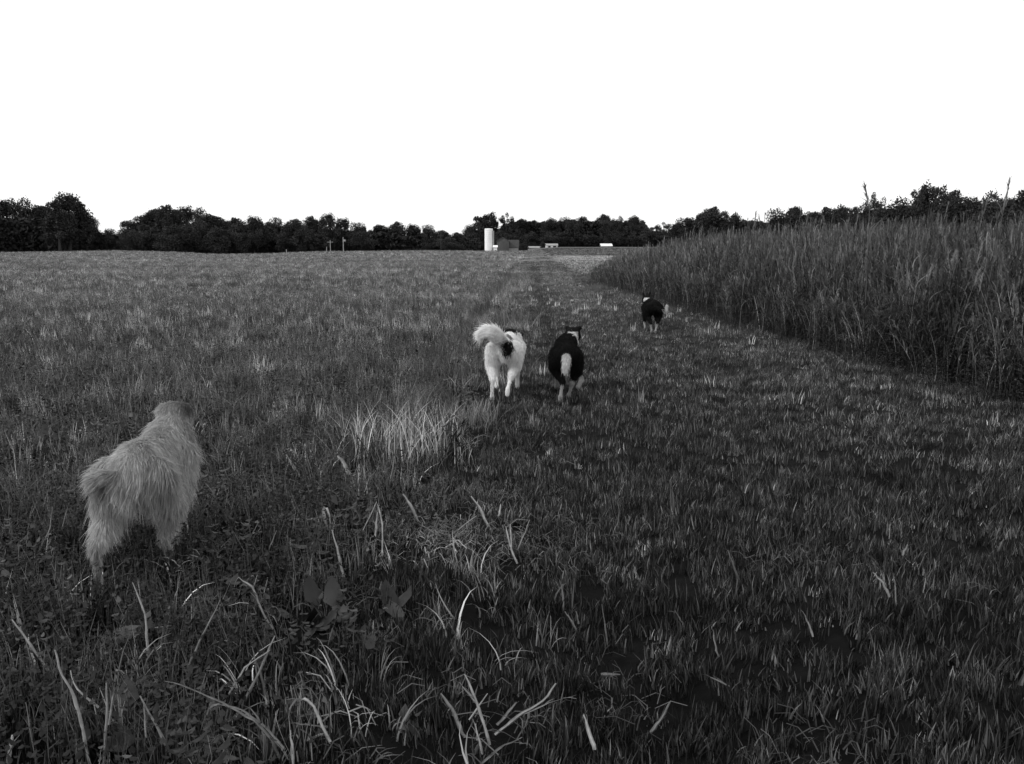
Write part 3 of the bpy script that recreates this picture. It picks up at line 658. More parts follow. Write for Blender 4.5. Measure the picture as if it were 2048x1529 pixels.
def weed_thing(px, py, h, r_, nl, s, label, m=M_leaf1, name='broadleaf_weed', tone=(0.6, 1.4), ratio=0.62):
    c = ground(px, py); root = empty(name, (c.x, c.y, c.z - 0.01), label, 'weed')
    b = MB(); n = 4; tips = []
    for k in range(n):
        a = R.uniform(0, 6.3); q = R.uniform(0.2, 1) * r_; hh = R.uniform(0.6, 1) * h
        b.tube([(0, 0, 0), (q * 0.4 * math.cos(a), q * 0.4 * math.sin(a), hh * 0.6), (q * math.cos(a), q * math.sin(a), hh)], [0.0035, 0.0028, 0.0015], 4)
        tips.append((a, q, hh))
    b.build('stem', m, root)
    for k in range(nl):
        a, q, hh = tips[k % n]; t = R.uniform(0.35, 1)
        pos = np.array([[q * t * math.cos(a), q * t * math.sin(a), hh * t]])
        v = leaf_faces(pos, np.array([R.uniform(0, 6.3)]), np.array([R.uniform(0.6, 1.1) * s]), np.array([R.uniform(-1.3, 1.0)]), np.array([R.uniform(*tone)]), ratio)
        obj('leaf', mesh_np('leaf', *v[:2], m, v[2], True), root)
    return root
weed_thing(905, 935, 0.42, 0.07, 26, 0.09, 'dark upright weed right of the big bleached clump', M_dark, 'upright_weed', ratio=0.3)
weed_thing(1992, 735, 1.15, 0.15, 30, 0.16, 'tall nearly black weed standing in the reeds near the right edge', M_dark, 'upright_weed', ratio=0.35)
WD = [(655, 1260, 0.16, 0.10, 9, 0.13, 'large leaved weed between the near stalks, its biggest leaf hanging down'),
      (260, 1480, 0.16, 0.08, 5, 0.15, 'weed with one large dark leaf among the nearest left stalks'),
      (420, 1130, 0.16, 0.10, 9, 0.09, 'leafy weed right of the bright stalk by the shaggy dog'),
      (120, 1200, 0.14, 0.12, 9, 0.10, 'low weed below the shaggy dog\'s planted hind paw'),
      (60, 1320, 0.12, 0.10, 8, 0.11, 'weed near the left edge in front of the shaggy dog'),
      (540, 1240, 0.14, 0.10, 8, 0.10, 'weed under the kinked arching stalk'),
      (780, 1230, 0.12, 0.09, 7, 0.12, 'weed right of the large leaved weed'),
      (640, 1130, 0.13, 0.10, 8, 0.09, 'weed behind the pair of pale folded stubs'),
      (800, 1470, 0.11, 0.08, 8, 0.07, 'weed at the bottom edge left of the crossed stalks'),
      (480, 1130, 0.12, 0.10, 8, 0.08, 'small weed in the dark gap right of the shaggy dog'),
      (330, 1300, 0.12, 0.10, 8, 0.09, 'weed right of the thin pale stalk with a bent tip'),
      (120, 900, 0.16, 0.12, 9, 0.09, 'weed in the field left of the shaggy dog')]
for q in WD: weed_thing(*q)

# ------------------------------------------------------------------ single dry stalks of the foreground
M_stalk = mat('bleached stalk', 0.33, var=0.3, nscale=40, rough=0.6, spec=0.3)
def stalk(strips, label, tone=1.0, seed=0):
    """strips: list of (pixel polyline, width px). The root is the lowest point of the first strip."""
    g = np.random.default_rng(seed)
    low = max(strips[0][0], key=lambda q: q[1]); c = ground(low[0], min(low[1] + 12, 1700)); Y0 = c.y
    root = empty('dry_stalk', c, label, 'stalk')
    for k, (pl, wpx) in enumerate(strips):
        pts = np.array(pl, float)
        # resample for a gently uneven run
        seg = np.concatenate([[0], np.cumsum(np.hypot(*np.diff(pts, axis=0).T))]); s = np.linspace(0, seg[-1], max(6, len(pl) * 3))
        xs = np.interp(s, seg, pts[:, 0]); ys = np.interp(s, seg, pts[:, 1])
        dy = g.uniform(-0.05, 0.05); P3 = []
        for i_, (a, b_) in enumerate(zip(xs, ys)):
            q = at_Y(a + g.normal(0, 0.5), b_ + g.normal(0, 0.5), Y0 + dy * i_ / len(xs) - 0.02)
            q.z = max(q.z, H(q.x, q.y) + 0.008); P3.append(q - c)
        base_first = pl[0][1] >= pl[-1][1]
        wd = wpx * Y0 / F * np.interp(np.linspace(0, 1, len(P3)), [0, 0.5, 1], [0.9, 0.85, 0.35] if base_first else [0.35, 0.85, 0.9]) * g.uniform(0.7, 1.15, len(P3))
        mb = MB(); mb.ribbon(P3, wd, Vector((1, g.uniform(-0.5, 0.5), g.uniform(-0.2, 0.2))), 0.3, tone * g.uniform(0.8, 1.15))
        for q_ in range(2 if wpx > 5 else 0):                                # frayed fibres splitting off the blade
            i0 = int(g.integers(1, len(P3) - 1)); dd = (P3[i0] - P3[i0 - 1]) * (-1 if base_first is False else 1); dd = dd.normalized() if dd.length > 1e-6 else Vector((0, 0, 1))
            e = P3[i0] + dd * g.uniform(0.02, 0.05) + Vector((g.normal(0, 0.012), g.normal(0, 0.01), g.normal(0, 0.008)))
            mb.ribbon([P3[i0], P3[i0].lerp(e, 0.5) + Vector((0, 0, 0.003)), e], [0.003, 0.0025, 0.001], Vector((1, 0.2, 0)), 0.3, tone * 0.8)
        mb.build('blade', M_stalk, root)
    return root
ST = [
 ([([(265, 1165), (291, 1232), (297, 1342)], 7)], 'thin pale stalk with a bent tip standing below the shaggy dog', .9),
 ([([(111, 1300), (120, 1345), (147, 1389), (164, 1451), (178, 1530)], 13)], 'thick pale stalk leaning left in the bottom left corner, looped at its tip', .95),
 ([([(140, 1341), (150, 1376), (202, 1420), (236, 1451)], 9)], 'pale stalk lying across to the right of the thick leaning stalk', .8),
 ([([(26, 1470), (14, 1535)], 14)], 'short thick pale stub in the very bottom left corner', 1.3),
 ([([(227, 1392), (232, 1340), (244, 1340), (260, 1369), (272, 1394)], 7)], 'small arched blade between the nearest left stalks', .8),
 ([([(212, 1365), (214, 1420), (208, 1530)], 9), ([(228, 1380), (218, 1450)], 6)], 'upright split stalk right of the thick leaning stalk', .7),
 ([([(280, 1392), (318, 1461), (352, 1532)], 12), ([(288, 1405), (292, 1475)], 6)], 'broad pale stalk slanting down right beside the large dark leaf', .8),
 ([([(441, 1201), (400, 1280), (366, 1362)], 6)], 'straight thin stalk slanting up right beneath the broad weeds', .5),
 ([([(468, 1174), (475, 1155), (506, 1176), (527, 1232), (548, 1262)], 6)], 'kinked stalk arching over with a hooked tip', .8),
 ([([(549, 1273), (520, 1341), (482, 1418)], 8), ([(540, 1300), (489, 1335), (458, 1389)], 6)], 'forked stalk slanting up right near the bottom', .55),
 ([([(330, 1362), (369, 1372), (445, 1406), (513, 1444), (547, 1485), (563, 1530)], 9)], 'long low stalk running down right along the bottom', .5),
 ([([(414, 1430), (420, 1412), (440, 1408), (479, 1418), (530, 1454), (570, 1500)], 9)], 'drooping blade curving over under the forked stalk', .5),
 ([([(578, 1420), (590, 1400), (612, 1398), (628, 1415), (646, 1454), (660, 1484)], 9), ([(591, 1447), (656, 1453)], 9), ([(609, 1482), (656, 1464)], 7)], 'curled pale blade with two flattened blades at its foot', .8),
 ([([(581, 1461), (586, 1530)], 8)], 'upright stub below the curled pale blade', .8),
 ([([(444, 1471), (463, 1528)], 6)], 'short thin stub leaning left on the bottom edge', .7),
 ([([(506, 1468), (492, 1528)], 6)], 'short thin stub leaning right on the bottom edge', .6),
 ([([(24, 1239), (51, 1276), (99, 1345)], 9)], 'slanting blurred stalk at the left edge', .5),
 ([([(51, 1406), (72, 1528)], 6)], 'thin upright stalk left of the thick leaning stalk', .6),
 ([([(675, 912), (684, 920), (698, 948)], 14), ([(690, 947), (681, 1016)], 5)], 'bright drooping seed head on a thin stalk', 1.3),
 ([([(657, 1070), (646, 1022), (651, 1013), (657, 1022), (663, 1065)], 7)], 'pale stalk folded into a narrow upside down V', 1.2),
 ([([(664, 1060), (673, 1093), (687, 1157)], 7)], 'pale stub just below the folded stalk', 1.1),
 ([([(726, 1061), (753, 1004), (765, 1043), (765, 1113)], 4.5), ([(754, 1026), (750, 1078)], 7)], 'tent shaped stalk with a bright blade inside it', 1.1),
 ([([(806, 989), (823, 1014), (836, 1044)], 8)], 'lone stub leaning left right of the tent shaped stalk', .9),
 ([([(942, 992), (960, 1017), (983, 1065)], 8), ([(954, 1031), (893, 1077)], 4)], 'stout leaning stub with a thin stalk crossing behind', .8),
 ([([(1021, 1049), (1022, 1099), (1034, 1127)], 6), ([(1011, 1052), (1021, 1095)], 5)], 'bright forked stub right of the flattened hay wisp', 1.3),
 ([([(846, 1052), (889, 1080)], 6)], 'short stalk lying above the hay wisp', .6),
 ([([(1001, 1008), (998, 1033)], 5)], 'tiny upright stub above the bright forked stub', .8),
 ([([(1060, 1040), (1036, 1099)], 4)], 'thin straight stalk slanting beside the bright forked stub', .6),
 ([([(606, 1119), (626, 1084)], 5)], 'short slanting stalk left of the folded stalk', .6),
 ([([(365, 1008), (374, 1050), (379, 1085)], 5), ([(379, 1083), (385, 1120), (391, 1160)], 10)], 'bright long stalk standing right of the shaggy dog', 1.25),
 ([([(572, 910), (590, 940), (606, 958)], 8)], 'thick stub leaning left at the middle of the stubble', .8),
 ([([(495, 926), (562, 930)], 8)], 'pale stalk lying flat left of the thick stub', .65),
 ([([(582, 997), (596, 1035)], 8)], 'short pale stub below the thick leaning stub', .7),
 ([([(553, 1062), (533, 1112)], 4)], 'thin bright stalk slanting beside the dark gap', .9),
 ([([(105, 1015), (100, 1060), (68, 1120)], 4)], 'bent thin stalk left of the shaggy dog', .7),
 ([([(134, 1018), (120, 1080)], 4)], 'thin straight stalk just left of the shaggy dog', .7),
 ([([(930, 1348), (955, 1410), (980, 1490)], 8), ([(918, 1365), (955, 1408)], 6), ([(975, 1388), (938, 1440)], 5)], 'crossed pair of stalks at the bottom centre', .75),
 ([([(882, 1388), (905, 1420), (930, 1478)], 11)], 'blunt thick stalk leaning left at the bottom centre', .7),
 ([([(1112, 1368), (1090, 1400), (1040, 1430), (990, 1470)], 10), ([(1153, 1390), (1100, 1405), (1050, 1428)], 6)], 'long pale stalk slanting up right at the bottom centre', .75),
 ([([(1045, 1475), (1000, 1495), (960, 1530)], 10)], 'dull stalk lying below the long slanting stalk', .5),
 ([([(1032, 1405), (1012, 1432), (995, 1450)], 11)], 'short frayed stub between the crossed stalks and the long stalk', .8),
 ([([(950, 1448), (965, 1508)], 7)], 'bright short stub on the bottom edge below the crossed stalks', 1.2),
 ([([(1168, 1430), (1178, 1465), (1190, 1500)], 10)], 'broad blade leaning left right of the long slanting stalk', .75),
 ([([(1341, 1402), (1322, 1440), (1302, 1465)], 10)], 'frayed blade leaning right in the mown grass', .65),
 ([([(1202, 1350), (1240, 1350)], 11)], 'short pale chip lying in the mown grass', .55),
 ([([(1204, 1210), (1210, 1250), (1215, 1290)], 4)], 'thin upright stalk in the mown grass right of centre', .7),
 ([([(1130, 1224), (1145, 1245), (1156, 1265)], 6), ([(1152, 1222), (1158, 1248)], 5)], 'small pale fan of blades in the mown grass', .9),
 ([([(1350, 1222), (1362, 1240), (1372, 1262)], 6)], 'bright little blade leaning left in the mown grass', .8),
 ([([(1426, 1258), (1432, 1300), (1438, 1315)], 5)], 'pair of thin pale blades low on the track', .75),
 ([([(1608, 1228), (1618, 1250), (1626, 1275)], 6)], 'bright blade tip in the grass right of the track centre', .8),
 ([([(1745, 1145), (1765, 1165), (1780, 1195)], 7), ([(1762, 1140), (1770, 1170)], 4)], 'pale fanned tuft blade at the right of the track', .75),
 ([([(1788, 1155), (1793, 1212)], 5)], 'upright blade right of the pale fanned blade', .7),
 ([([(1815, 1090), (1805, 1112)], 6), ([(1800, 1095), (1806, 1112)], 4)], 'small frayed seed head in the grass far right', .7),
 ([([(1455, 1100), (1470, 1140), (1480, 1165)], 6)], 'leaning pale blade where the grass darkens on the track', .65),
 ([([(1412, 1350), (1462, 1375)], 6)], 'pale stalk lying flat in the lower right grass', .6),
]
for k, (s_, lb, tn) in enumerate(ST): stalk(s_, lb, tn * (1.1 if 'grass' not in lb and 'track' not in lb else 0.7), 100 + k)

# ------------------------------------------------------------------ dogs
M_fur = mat('dog coat', 1.0, var=0.12, nscale=30, rough=0.8, spec=0.08, transl=0.25)
M_eye = mat('dog eye', 0.02, var=0.0, rough=0.15, spec=0.6, attr=False)
M_nose = mat('dog nose', 0.02, var=0.1, rough=0.45, attr=False)
def cap(a, b, ra, rb, sx=1.0): return (Vector(a), Vector(b), ra, rb, sx)
ICO = None
def ico():
    global ICO
    if ICO is None:
        import bmesh
        bm = bmesh.new(); bmesh.ops.create_icosphere(bm, subdivisions=2, radius=1.0)
        ICO = (np.array([v.co[:] for v in bm.verts]), np.array([[v.index for v in f.verts] for f in bm.faces])); bm.free()
    return ICO
def body_mesh(caps, voxel=0.012, it=6):
    iv, if_ = ico(); V = []; Fc = []; o = 0
    for a, b, ra, rb, sx in caps:
        L = (b - a).length; n = max(2, int(L / (min(ra, rb) * 0.3)) + 1)
        for k in range(n):
            t = k / (n - 1); c = a.lerp(b, t); r_ = ra + (rb - ra) * t
            V.append(iv * np.array([r_ * sx, r_, r_]) + np.array(c)); Fc.append(if_ + o); o += len(iv)
    me = mesh_np('tmp', np.concatenate(V), np.concatenate(Fc))
    ob = bpy.data.objects.new('tmp', me); C.objects.link(ob)
    md = ob.modifiers.new('r', 'REMESH'); md.mode = 'VOXEL'; md.voxel_size = voxel; md.use_smooth_shade = True
    sm = ob.modifiers.new('s', 'SMOOTH'); sm.factor = 0.5; sm.iterations = it
    dg = bpy.context.evaluated_depsgraph_get(); out = bpy.data.meshes.new_from_object(ob.evaluated_get(dg))
    bpy.data.objects.remove(ob); bpy.data.meshes.remove(me)
    return out
def smoothpath(pts, n=14):
    pts = [Vector(p) for p in pts]; out = []
    for k in range(n):
        t = k / (n - 1) * (len(pts) - 1); i_ = min(int(t), len(pts) - 2); f = t - i_
        p0 = pts[max(i_ - 1, 0)]; p1 = pts[i_]; p2 = pts[i_ + 1]; p3 = pts[min(i_ + 2, len(pts) - 1)]
        out.append(0.5 * ((2 * p1) + (p2 - p0) * f + (2 * p0 - 5 * p1 + 4 * p2 - p3) * f * f + (3 * p1 - p0 - 3 * p2 + p3) * f ** 3))
    return out
def dog(label, loc, yaw, scale, legs, tail, tail_r, head, coat, fur_n, fur_len, fur_w, bend=0.0, ear_up=False, ear_droop=0.0, tail_fur=0.10, rump=0.5, girth=1.0):
    """legs: 'hl','hr','fl','fr' -> list of joints after the hip / shoulder (local metres, forward +Y)"""
    root = empty('dog', loc, label, 'dog', yaw); root.scale = (scale,) * 3
    hipz, chz = rump, 0.45
    bx = bend
    caps = [cap((0, -0.30, hipz - 0.06), (0, -0.18, hipz - 0.055), 0.105, 0.115, 1.0 * girth), cap((0, -0.18, hipz - 0.055), (bx * 0.4, 0.02, 0.435), 0.115, 0.125, 0.95 * girth),
            cap((bx * 0.4, 0.02, 0.435), (bx, 0.22, 0.42), 0.125, 0.145, 0.9 * girth), cap((bx, 0.22, 0.42), (bx * 1.2, 0.32, 0.43), 0.14, 0.10, 0.85),
            cap((bx, 0.18, 0.50), (bx, 0.27, 0.50), 0.075, 0.08, 0.9), cap((0, -0.22, hipz - 0.01), (0, -0.02, 0.49), 0.07, 0.07, 1.1)]
    hd = Vector(head['pos']); nd = Vector((bx * 1.2, 0.30, 0.48))
    caps += [cap(nd, nd.lerp(hd, 0.85), 0.105, 0.075)]
    hy = head.get('yaw', 0.0); hp_ = head.get('pitch', 0.15)
    fwd = Vector((-math.sin(hy) * math.cos(hp_), math.cos(hy) * math.cos(hp_), -math.sin(hp_))); rt = Vector((math.cos(hy), math.sin(hy), 0)); upv = rt.cross(fwd)
    caps += [cap(hd - fwd * 0.02, hd + fwd * 0.045, 0.078, 0.070), cap(hd + fwd * 0.06 - upv * 0.012, hd + fwd * 0.165 - upv * 0.022, 0.042, 0.026), cap(hd + fwd * 0.05 - upv * 0.035, hd + fwd * 0.14 - upv * 0.045, 0.026, 0.018),
             cap(hd + rt * 0.03, hd + rt * 0.045 - upv * 0.02, 0.045, 0.04), cap(hd - rt * 0.03, hd - rt * 0.045 - upv * 0.02, 0.045, 0.04)]
    for s in (-1, 1):
        e0 = hd + rt * s * 0.045 + upv * 0.05 - fwd * 0.01
        if ear_up: e1 = e0 + rt * s * 0.02 + upv * 0.075
        else: e1 = e0 + rt * s * 0.038 + upv * (0.026 - ear_droop) + fwd * 0.01
        caps += [cap(e0, e0.lerp(e1, 0.6), 0.026, 0.021), cap(e0.lerp(e1, 0.6), e1 if ear_up else e1 + fwd * 0.02 - upv * 0.015, 0.021, 0.010)]
    for key, s in (('hl', -1), ('hr', 1)):
        j = [Vector(q) for q in legs[key]]; hip = Vector((s * 0.07, -0.27, hipz - 0.08))
        caps += [cap(hip, j[0], 0.092, 0.055), cap(j[0], j[1], 0.050, 0.023), cap(j[1] + Vector((0, -0.012, 0.008)), j[1], 0.020, 0.022), cap(j[1], j[2], 0.020, 0.017), cap(j[2], j[3], 0.022, 0.024), cap(j[3], j[3] + (j[3] - j[2]).normalized() * 0.02, 0.024, 0.018)]
    for key, s in (('fl', -1), ('fr', 1)):
        j = [Vector(q) for q in legs[key]]; sh = Vector((bx + s * 0.075, 0.20, 0.42))
        caps += [cap(sh, j[0], 0.075, 0.045), cap(j[0], j[1], 0.038, 0.024), cap(j[1], j[2], 0.023, 0.021), cap(j[2], j[3], 0.023, 0.024)]
    tp_ = smoothpath(tail, 12)
    for k in range(11):
        ra = tail_r * (1 - 0.65 * k / 11) + 0.004; caps.append(cap(tp_[k], tp_[k + 1], ra, ra * 0.95))
    me = body_mesh(caps, 0.0115)
    nv = len(me.vertices); co = np.zeros(nv * 3); me.vertices.foreach_get('co', co); co = co.reshape(-1, 3)
    tpn = np.array([list(q) for q in tp_])
    info = dict(hd=np.array(hd), tail=tpn, hipz=hipz, fwd=np.array(fwd), bx=bx)
    cv = coat(co, info)
    a = me.attributes.new('tone', 'FLOAT', 'POINT'); a.data.foreach_set('value', cv.astype(np.float32))
    me.materials.clear(); me.materials.append(M_fur)
    me.name = 'body'; obj('body', me, root)
    # fur: thin tapered locks lying back and down over the body
    me.calc_loop_triangles(); nt_ = len(me.loop_triangles); tr = np.zeros(nt_ * 3, int); me.loop_triangles.foreach_get('vertices', tr); tr = tr.reshape(-1, 3)
    p0, p1, p2 = co[tr[:, 0]], co[tr[:, 1]], co[tr[:, 2]]; nn = np.cross(p1 - p0, p2 - p0); ar = np.linalg.norm(nn, axis=1); nn = nn / np.maximum(ar, 1e-12)[:, None]
    c = (p0 + p1 + p2) / 3; dt = np.min(np.linalg.norm(c[:, None, :] - tpn[None], axis=2), axis=1)
    wgt = ar * np.where(dt < 0.07, 2.2, 1.0)
    k = R.choice(nt_, fur_n, p=wgt / wgt.sum()); r1 = np.sqrt(R.random(fur_n)); r2 = R.random(fur_n)
    pos = p0[k] * (1 - r1)[:, None] + p1[k] * (r1 * (1 - r2))[:, None] + p2[k] * (r1 * r2)[:, None]; N = nn[k]
    x, y, z = pos.T
    dtail = np.linalg.norm(pos[:, None, :] - tpn[None], axis=2); it_ = dtail.argmin(1); dtm = dtail.min(1)
    dhead = np.linalg.norm(pos - info['hd'], axis=1)
    L = np.full(fur_n, fur_len)
    L = np.where(z < 0.30, fur_len * np.interp(z, [0.0, 0.10, 0.22, 0.30], [0.18, 0.25, 0.6, 1.0]), L)
    L = np.where((y < -0.2) & (z > 0.2) & (z < 0.5), L * 1.35, L)              # breeches
    L = np.where((y > 0.15) & (z > 0.42) & (dhead > 0.11), L * 1.25, L)        # ruff
    L = np.where(dhead < 0.10, fur_len * 0.35, L); L = np.where((dhead < 0.19) & (z > hd.z + 0.03), fur_len * (0.6 if fur_n > 90000 else 0.3), L)
    muz = (np.einsum('ij,j->i', pos - info['hd'], info['fwd']) > 0.05) & (dhead < 0.25); L = np.where(muz, 0.008, L)
    ist = (dtm < 0.06) & (it_ > 1); L = np.where(ist, tail_fur * np.interp(it_, [1, 4, 9, 11], [0.5, 1.0, 0.9, 0.6]), L)
    L = L * R.uniform(0.5, 1.2, fur_n) * np.where(R.random(fur_n) < 0.1, 1.6, 1.0)
    flow = np.stack([R.normal(0, 0.15, fur_n), np.full(fur_n, -1.0), np.full(fur_n, -0.55)], 1)
    flow = np.where((z < 0.42)[:, None], np.stack([R.normal(0, 0.15, fur_n), np.full(fur_n, -0.35), np.full(fur_n, -1.0)], 1), flow)
    td = np.gradient(tpn, axis=0); td /= np.linalg.norm(td, axis=1)[:, None]
    flow = np.where(ist[:, None], td[it_] * 1.0 + np.array([0, 0, -0.25]), flow)
    flow = flow - N * np.einsum('ij,ij->i', flow, N)[:, None] * 0.9
    flow /= np.maximum(np.linalg.norm(flow, axis=1), 1e-6)[:, None]
    d0 = flow + N * R.uniform(0.25, 0.6, fur_n)[:, None]; d0 = d0 + R.normal(0, 0.13, (fur_n, 3)); d0 /= np.linalg.norm(d0, axis=1)[:, None]
    side = np.cross(d0, R.normal(0, 1, (fur_n, 3))); side /= np.maximum(np.linalg.norm(side, axis=1), 1e-6)[:, None]
    W = fur_w * R.uniform(0.6, 1.3, fur_n)
    V = []
    for t, wf in ((-0.1, 1.0), (0.35, 0.9), (0.72, 0.6), (1.0, 0.1)):
        q = pos + d0 * (L * t)[:, None] + np.array([0, 0, -0.25]) * (L * t * t)[:, None]
        V += [q - side * (W * wf * 0.5)[:, None], q + side * (W * wf * 0.5)[:, None]]
    V = np.stack(V, 1).reshape(-1, 3); b = np.arange(fur_n)[:, None] * 8
    Fc = np.concatenate([b + np.array([[0, 1, 3, 2]]), b + np.array([[2, 3, 5, 4]]), b + np.array([[4, 5, 7, 6]])], 0)
    tn = coat(pos + R.normal(0, 0.009, (fur_n, 3)), info) * R.uniform(0.8, 1.15, fur_n)
    fm = mesh_np('fur', V, Fc, M_fur, np.repeat(tn, 8)); f = obj('fur', fm, root); f['kind'] = 'stuff'
    for s in (-1, 1):
        mb = MB(); q = hd + fwd * 0.068 + rt * s * 0.034 + upv * 0.022
        mb.tube([q - fwd * 0.008, q + fwd * 0.004, q + fwd * 0.008], [0.010, 0.009, 0.003], 8); mb.build('eye', M_eye, root, smooth_=True)
    mb = MB(); q = hd + fwd * 0.188 - upv * 0.016; mb.tube([q - fwd * 0.02, q, q + fwd * 0.008], [0.017, 0.016, 0.008], 8); mb.build('nose', M_nose, root, smooth_=True)
    return root
def nz(p, s, k=0): return wav(p[:, 0] + p[:, 2] * 0.7 + k, p[:, 1] - p[:, 2] * 0.6, s, 2, 6)

# shaggy pale dog, near left, walking away
def coat_tan(p, I):
    t = 0.44 * (1 + 0.38 * nz(p, 0.22) + 0.14 * nz(p, 0.08, 3)); dh = np.linalg.norm(p - I['hd'], axis=1)
    t = np.where((p[:, 1] > -0.35) & (p[:, 1] < -0.2) & (p[:, 2] > 0.38) & (p[:, 2] < 0.48), t * 0.8, t)
    ea = np.linalg.norm(p - (I['hd'] + np.array([0.075, -0.01, 0.055])), axis=1)
    t = t * (1 - 0.75 * np.clip(1.5 - ea / 0.045, 0, 1))
    t = np.where(p[:, 2] < 0.22, t * 0.85, t)
    return t
g = ground(254, 1176)
dog('shaggy pale tan dog walking away through the weeds, nearest the camera', (g.x, g.y + 0.33, H(g.x, g.y + 0.33)), math.radians(8), 1.06,
    dict(hl=[(-0.10, -0.26, 0.30), (-0.115, -0.43, 0.19), (-0.12, -0.42, 0.05), (-0.12, -0.38, 0.025)],
         hr=[(0.10, -0.10, 0.28), (0.095, -0.22, 0.15), (0.09, -0.12, 0.05), (0.09, -0.06, 0.03)],
         fl=[(-0.09, 0.16, 0.27), (-0.085, 0.30, 0.14), (-0.085, 0.33, 0.04), (-0.085, 0.37, 0.025)],
         fr=[(0.10, 0.08, 0.27), (0.10, 0.03, 0.14), (0.10, -0.03, 0.06), (0.10, -0.02, 0.03)]),
    [(0, -0.38, 0.48), (-0.05, -0.43, 0.50), (-0.10, -0.42, 0.49), (-0.13, -0.37, 0.47), (-0.145, -0.33, 0.43)], 0.02,
    dict(pos=(0.015, 0.43, 0.565), yaw=-0.12, pitch=0.25), coat_tan, 95000, 0.044, 0.0020, bend=0.01, tail_fur=0.05, rump=0.525, girth=0.80, ear_droop=0.055)

# white dog with plume tail
def coat_white(p, I):
    t = np.full(len(p), 0.93) * (1 + 0.04 * nz(p, 0.2)); dh = np.linalg.norm(p - I['hd'], axis=1)
    dt = np.linalg.norm(p[:, None, :] - I['tail'][None], axis=2); it_ = dt.argmin(1); dm = dt.min(1)
    patch = ((p[:, 0] - 0.035) / 0.055) ** 2 + ((p[:, 2] - 0.475) / 0.065) ** 2 + 0.3 * nz(p, 0.06) < 1
    t = np.where(patch & (p[:, 1] < -0.30) & ~((dm < 0.05) & (it_ > 3)), 0.015, t)
    ridge = (np.abs(p[:, 0] - I['bx'] * 0.5 - 0.02) < 0.03) & (p[:, 2] > 0.5) & (p[:, 1] > -0.3) & (p[:, 1] < -0.1)
    t = np.where(ridge, 0.25, t)
    t = np.where(dh < 0.12, 0.02, t)
    t = np.where((p[:, 1] > 0.18) & (p[:, 2] > 0.55) & (p[:, 2] < 0.9) & (dm > 0.2), 0.02, t)
    return t
g = ground(1006, 806)
dog('white dog with a black rump patch and a raised plumed tail, trotting away', (g.x + 0.01, g.y + 0.33, H(g.x, g.y + 0.33)), math.radians(0), 1.10,
    dict(hl=[(-0.11, -0.20, 0.31), (-0.10, -0.36, 0.19), (-0.105, -0.36, 0.05), (-0.105, -0.32, 0.025)],
         hr=[(0.10, -0.16, 0.30), (0.06, -0.34, 0.22), (0.035, -0.40, 0.13), (0.03, -0.40, 0.085)],
         fl=[(-0.08, 0.16, 0.27), (-0.08, 0.12, 0.15), (-0.07, 0.02, 0.10), (-0.07, 0.0, 0.08)],
         fr=[(0.12, 0.18, 0.26), (0.12, 0.26, 0.14), (0.12, 0.28, 0.04), (0.12, 0.32, 0.025)]),
    [(0.0, -0.36, 0.50), (-0.03, -0.42, 0.56), (-0.09, -0.45, 0.625), (-0.155, -0.44, 0.635), (-0.20, -0.42, 0.60)], 0.052,
    dict(pos=(0.09, 0.50, 0.46), yaw=-0.3, pitch=0.5), coat_white, 34000, 0.022, 0.0035, bend=0.05, tail_fur=0.08, rump=0.53, girth=0.80)

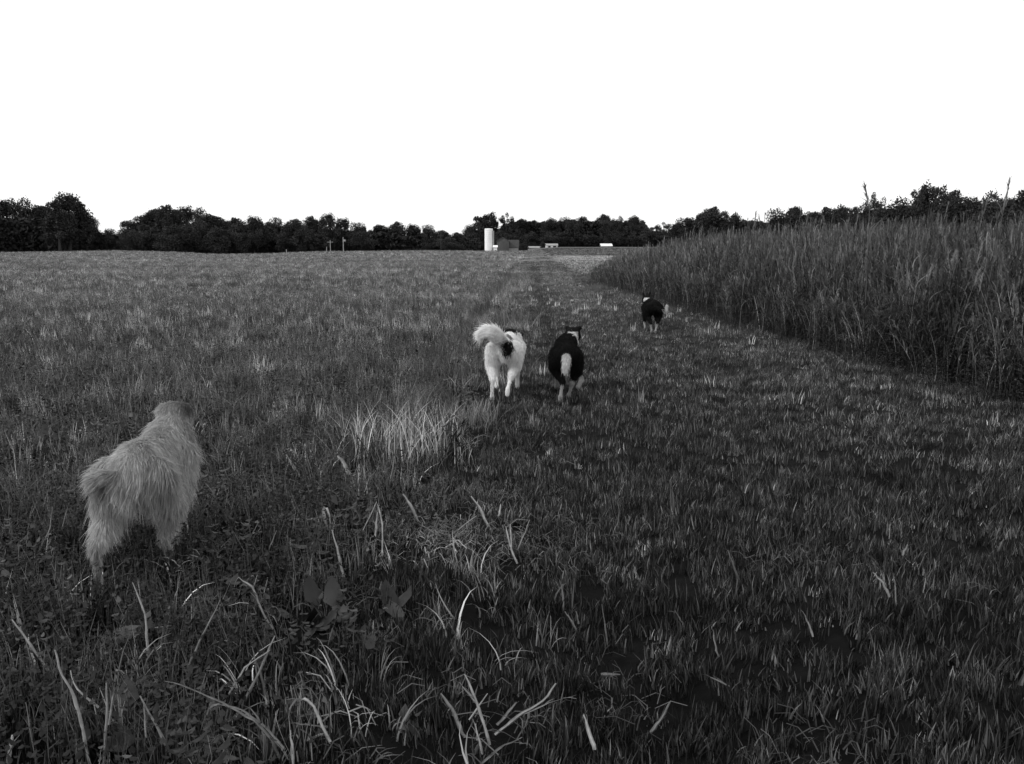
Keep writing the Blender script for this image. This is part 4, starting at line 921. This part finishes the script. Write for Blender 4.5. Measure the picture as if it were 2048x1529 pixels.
# black dog with white tail tip and collar
def coat_collie(p, I, legw=0.17, collar=(0.085, 0.125)):
    t = np.full(len(p), 0.011); dh = np.linalg.norm(p - I['hd'], axis=1)
    dt = np.linalg.norm(p[:, None, :] - I['tail'][None], axis=2); it_ = dt.argmin(1); dm = dt.min(1)
    t = np.where((dm < 0.055) & (it_ > I.get('tw', 3)), 0.62, t)
    t = np.where((dh > collar[0]) & (dh < collar[1]) & (p[:, 2] > 0.46) & (p[:, 1] > 0.2) & (p[:, 2] < I['hd'][2] + 0.035) & (np.abs(p[:, 0] - I['hd'][0]) < 0.055), 0.65, t)
    t = np.where(p[:, 2] < legw + 0.05 * nz(p, 0.3), 0.38, t)
    return t
g = ground(1135, 808)
dog('black collie with a white tail tip and collar, trotting away on the track', (g.x, g.y + 0.33, H(g.x, g.y + 0.33)), math.radians(-3), 1.04,
    dict(hl=[(-0.10, -0.18, 0.31), (-0.03, -0.36, 0.21), (-0.05, -0.40, 0.08), (-0.055, -0.37, 0.035)],
         hr=[(0.10, -0.14, 0.29), (0.06, -0.20, 0.16), (0.03, -0.16, 0.05), (0.03, -0.10, 0.03)],
         fl=[(-0.10, 0.20, 0.27), (-0.09, 0.32, 0.15), (-0.09, 0.36, 0.05), (-0.09, 0.40, 0.03)],
         fr=[(0.12, 0.14, 0.28), (0.16, 0.05, 0.17), (0.13, -0.03, 0.13), (0.12, -0.06, 0.11)]),
    [(0, -0.37, 0.47), (0.0, -0.46, 0.475), (0.0, -0.54, 0.45), (-0.005, -0.60, 0.40), (-0.01, -0.61, 0.345)], 0.032,
    dict(pos=(0.075, 0.46, 0.575), yaw=-0.2, pitch=0.2), lambda p, I: coat_collie(p, I, 0.19), 34000, 0.028, 0.0035, ear_droop=-0.01, tail_fur=0.045, rump=0.51, girth=0.86)

g = ground(1309, 668)
dog('small distant black dog with a white collar and tail tip, beside the reeds', (g.x, g.y + 0.3, H(g.x, g.y + 0.3)), math.radians(-5), 1.04,
    dict(hl=[(-0.10, -0.18, 0.31), (-0.05, -0.36, 0.20), (-0.03, -0.36, 0.06), (-0.03, -0.33, 0.03)],
         hr=[(0.10, -0.18, 0.31), (0.07, -0.36, 0.20), (0.04, -0.36, 0.06), (0.04, -0.33, 0.03)],
         fl=[(-0.12, 0.14, 0.27), (-0.12, 0.16, 0.14), (-0.11, 0.14, 0.06), (-0.11, 0.16, 0.04)],
         fr=[(0.09, 0.16, 0.27), (0.09, 0.20, 0.14), (0.09, 0.20, 0.04), (0.09, 0.24, 0.03)]),
    [(0.0, -0.37, 0.46), (0.07, -0.44, 0.44), (0.14, -0.47, 0.42), (0.19, -0.46, 0.41), (0.205, -0.45, 0.48)], 0.034,
    dict(pos=(-0.085, 0.40, 0.545), yaw=0.2, pitch=0.1), lambda p, I: coat_collie(p, dict(I, tw=5), 0.17, (0.085, 0.15)), 14000, 0.028, 0.006, bend=-0.03, ear_up=True, tail_fur=0.05, rump=0.52, girth=1.05)
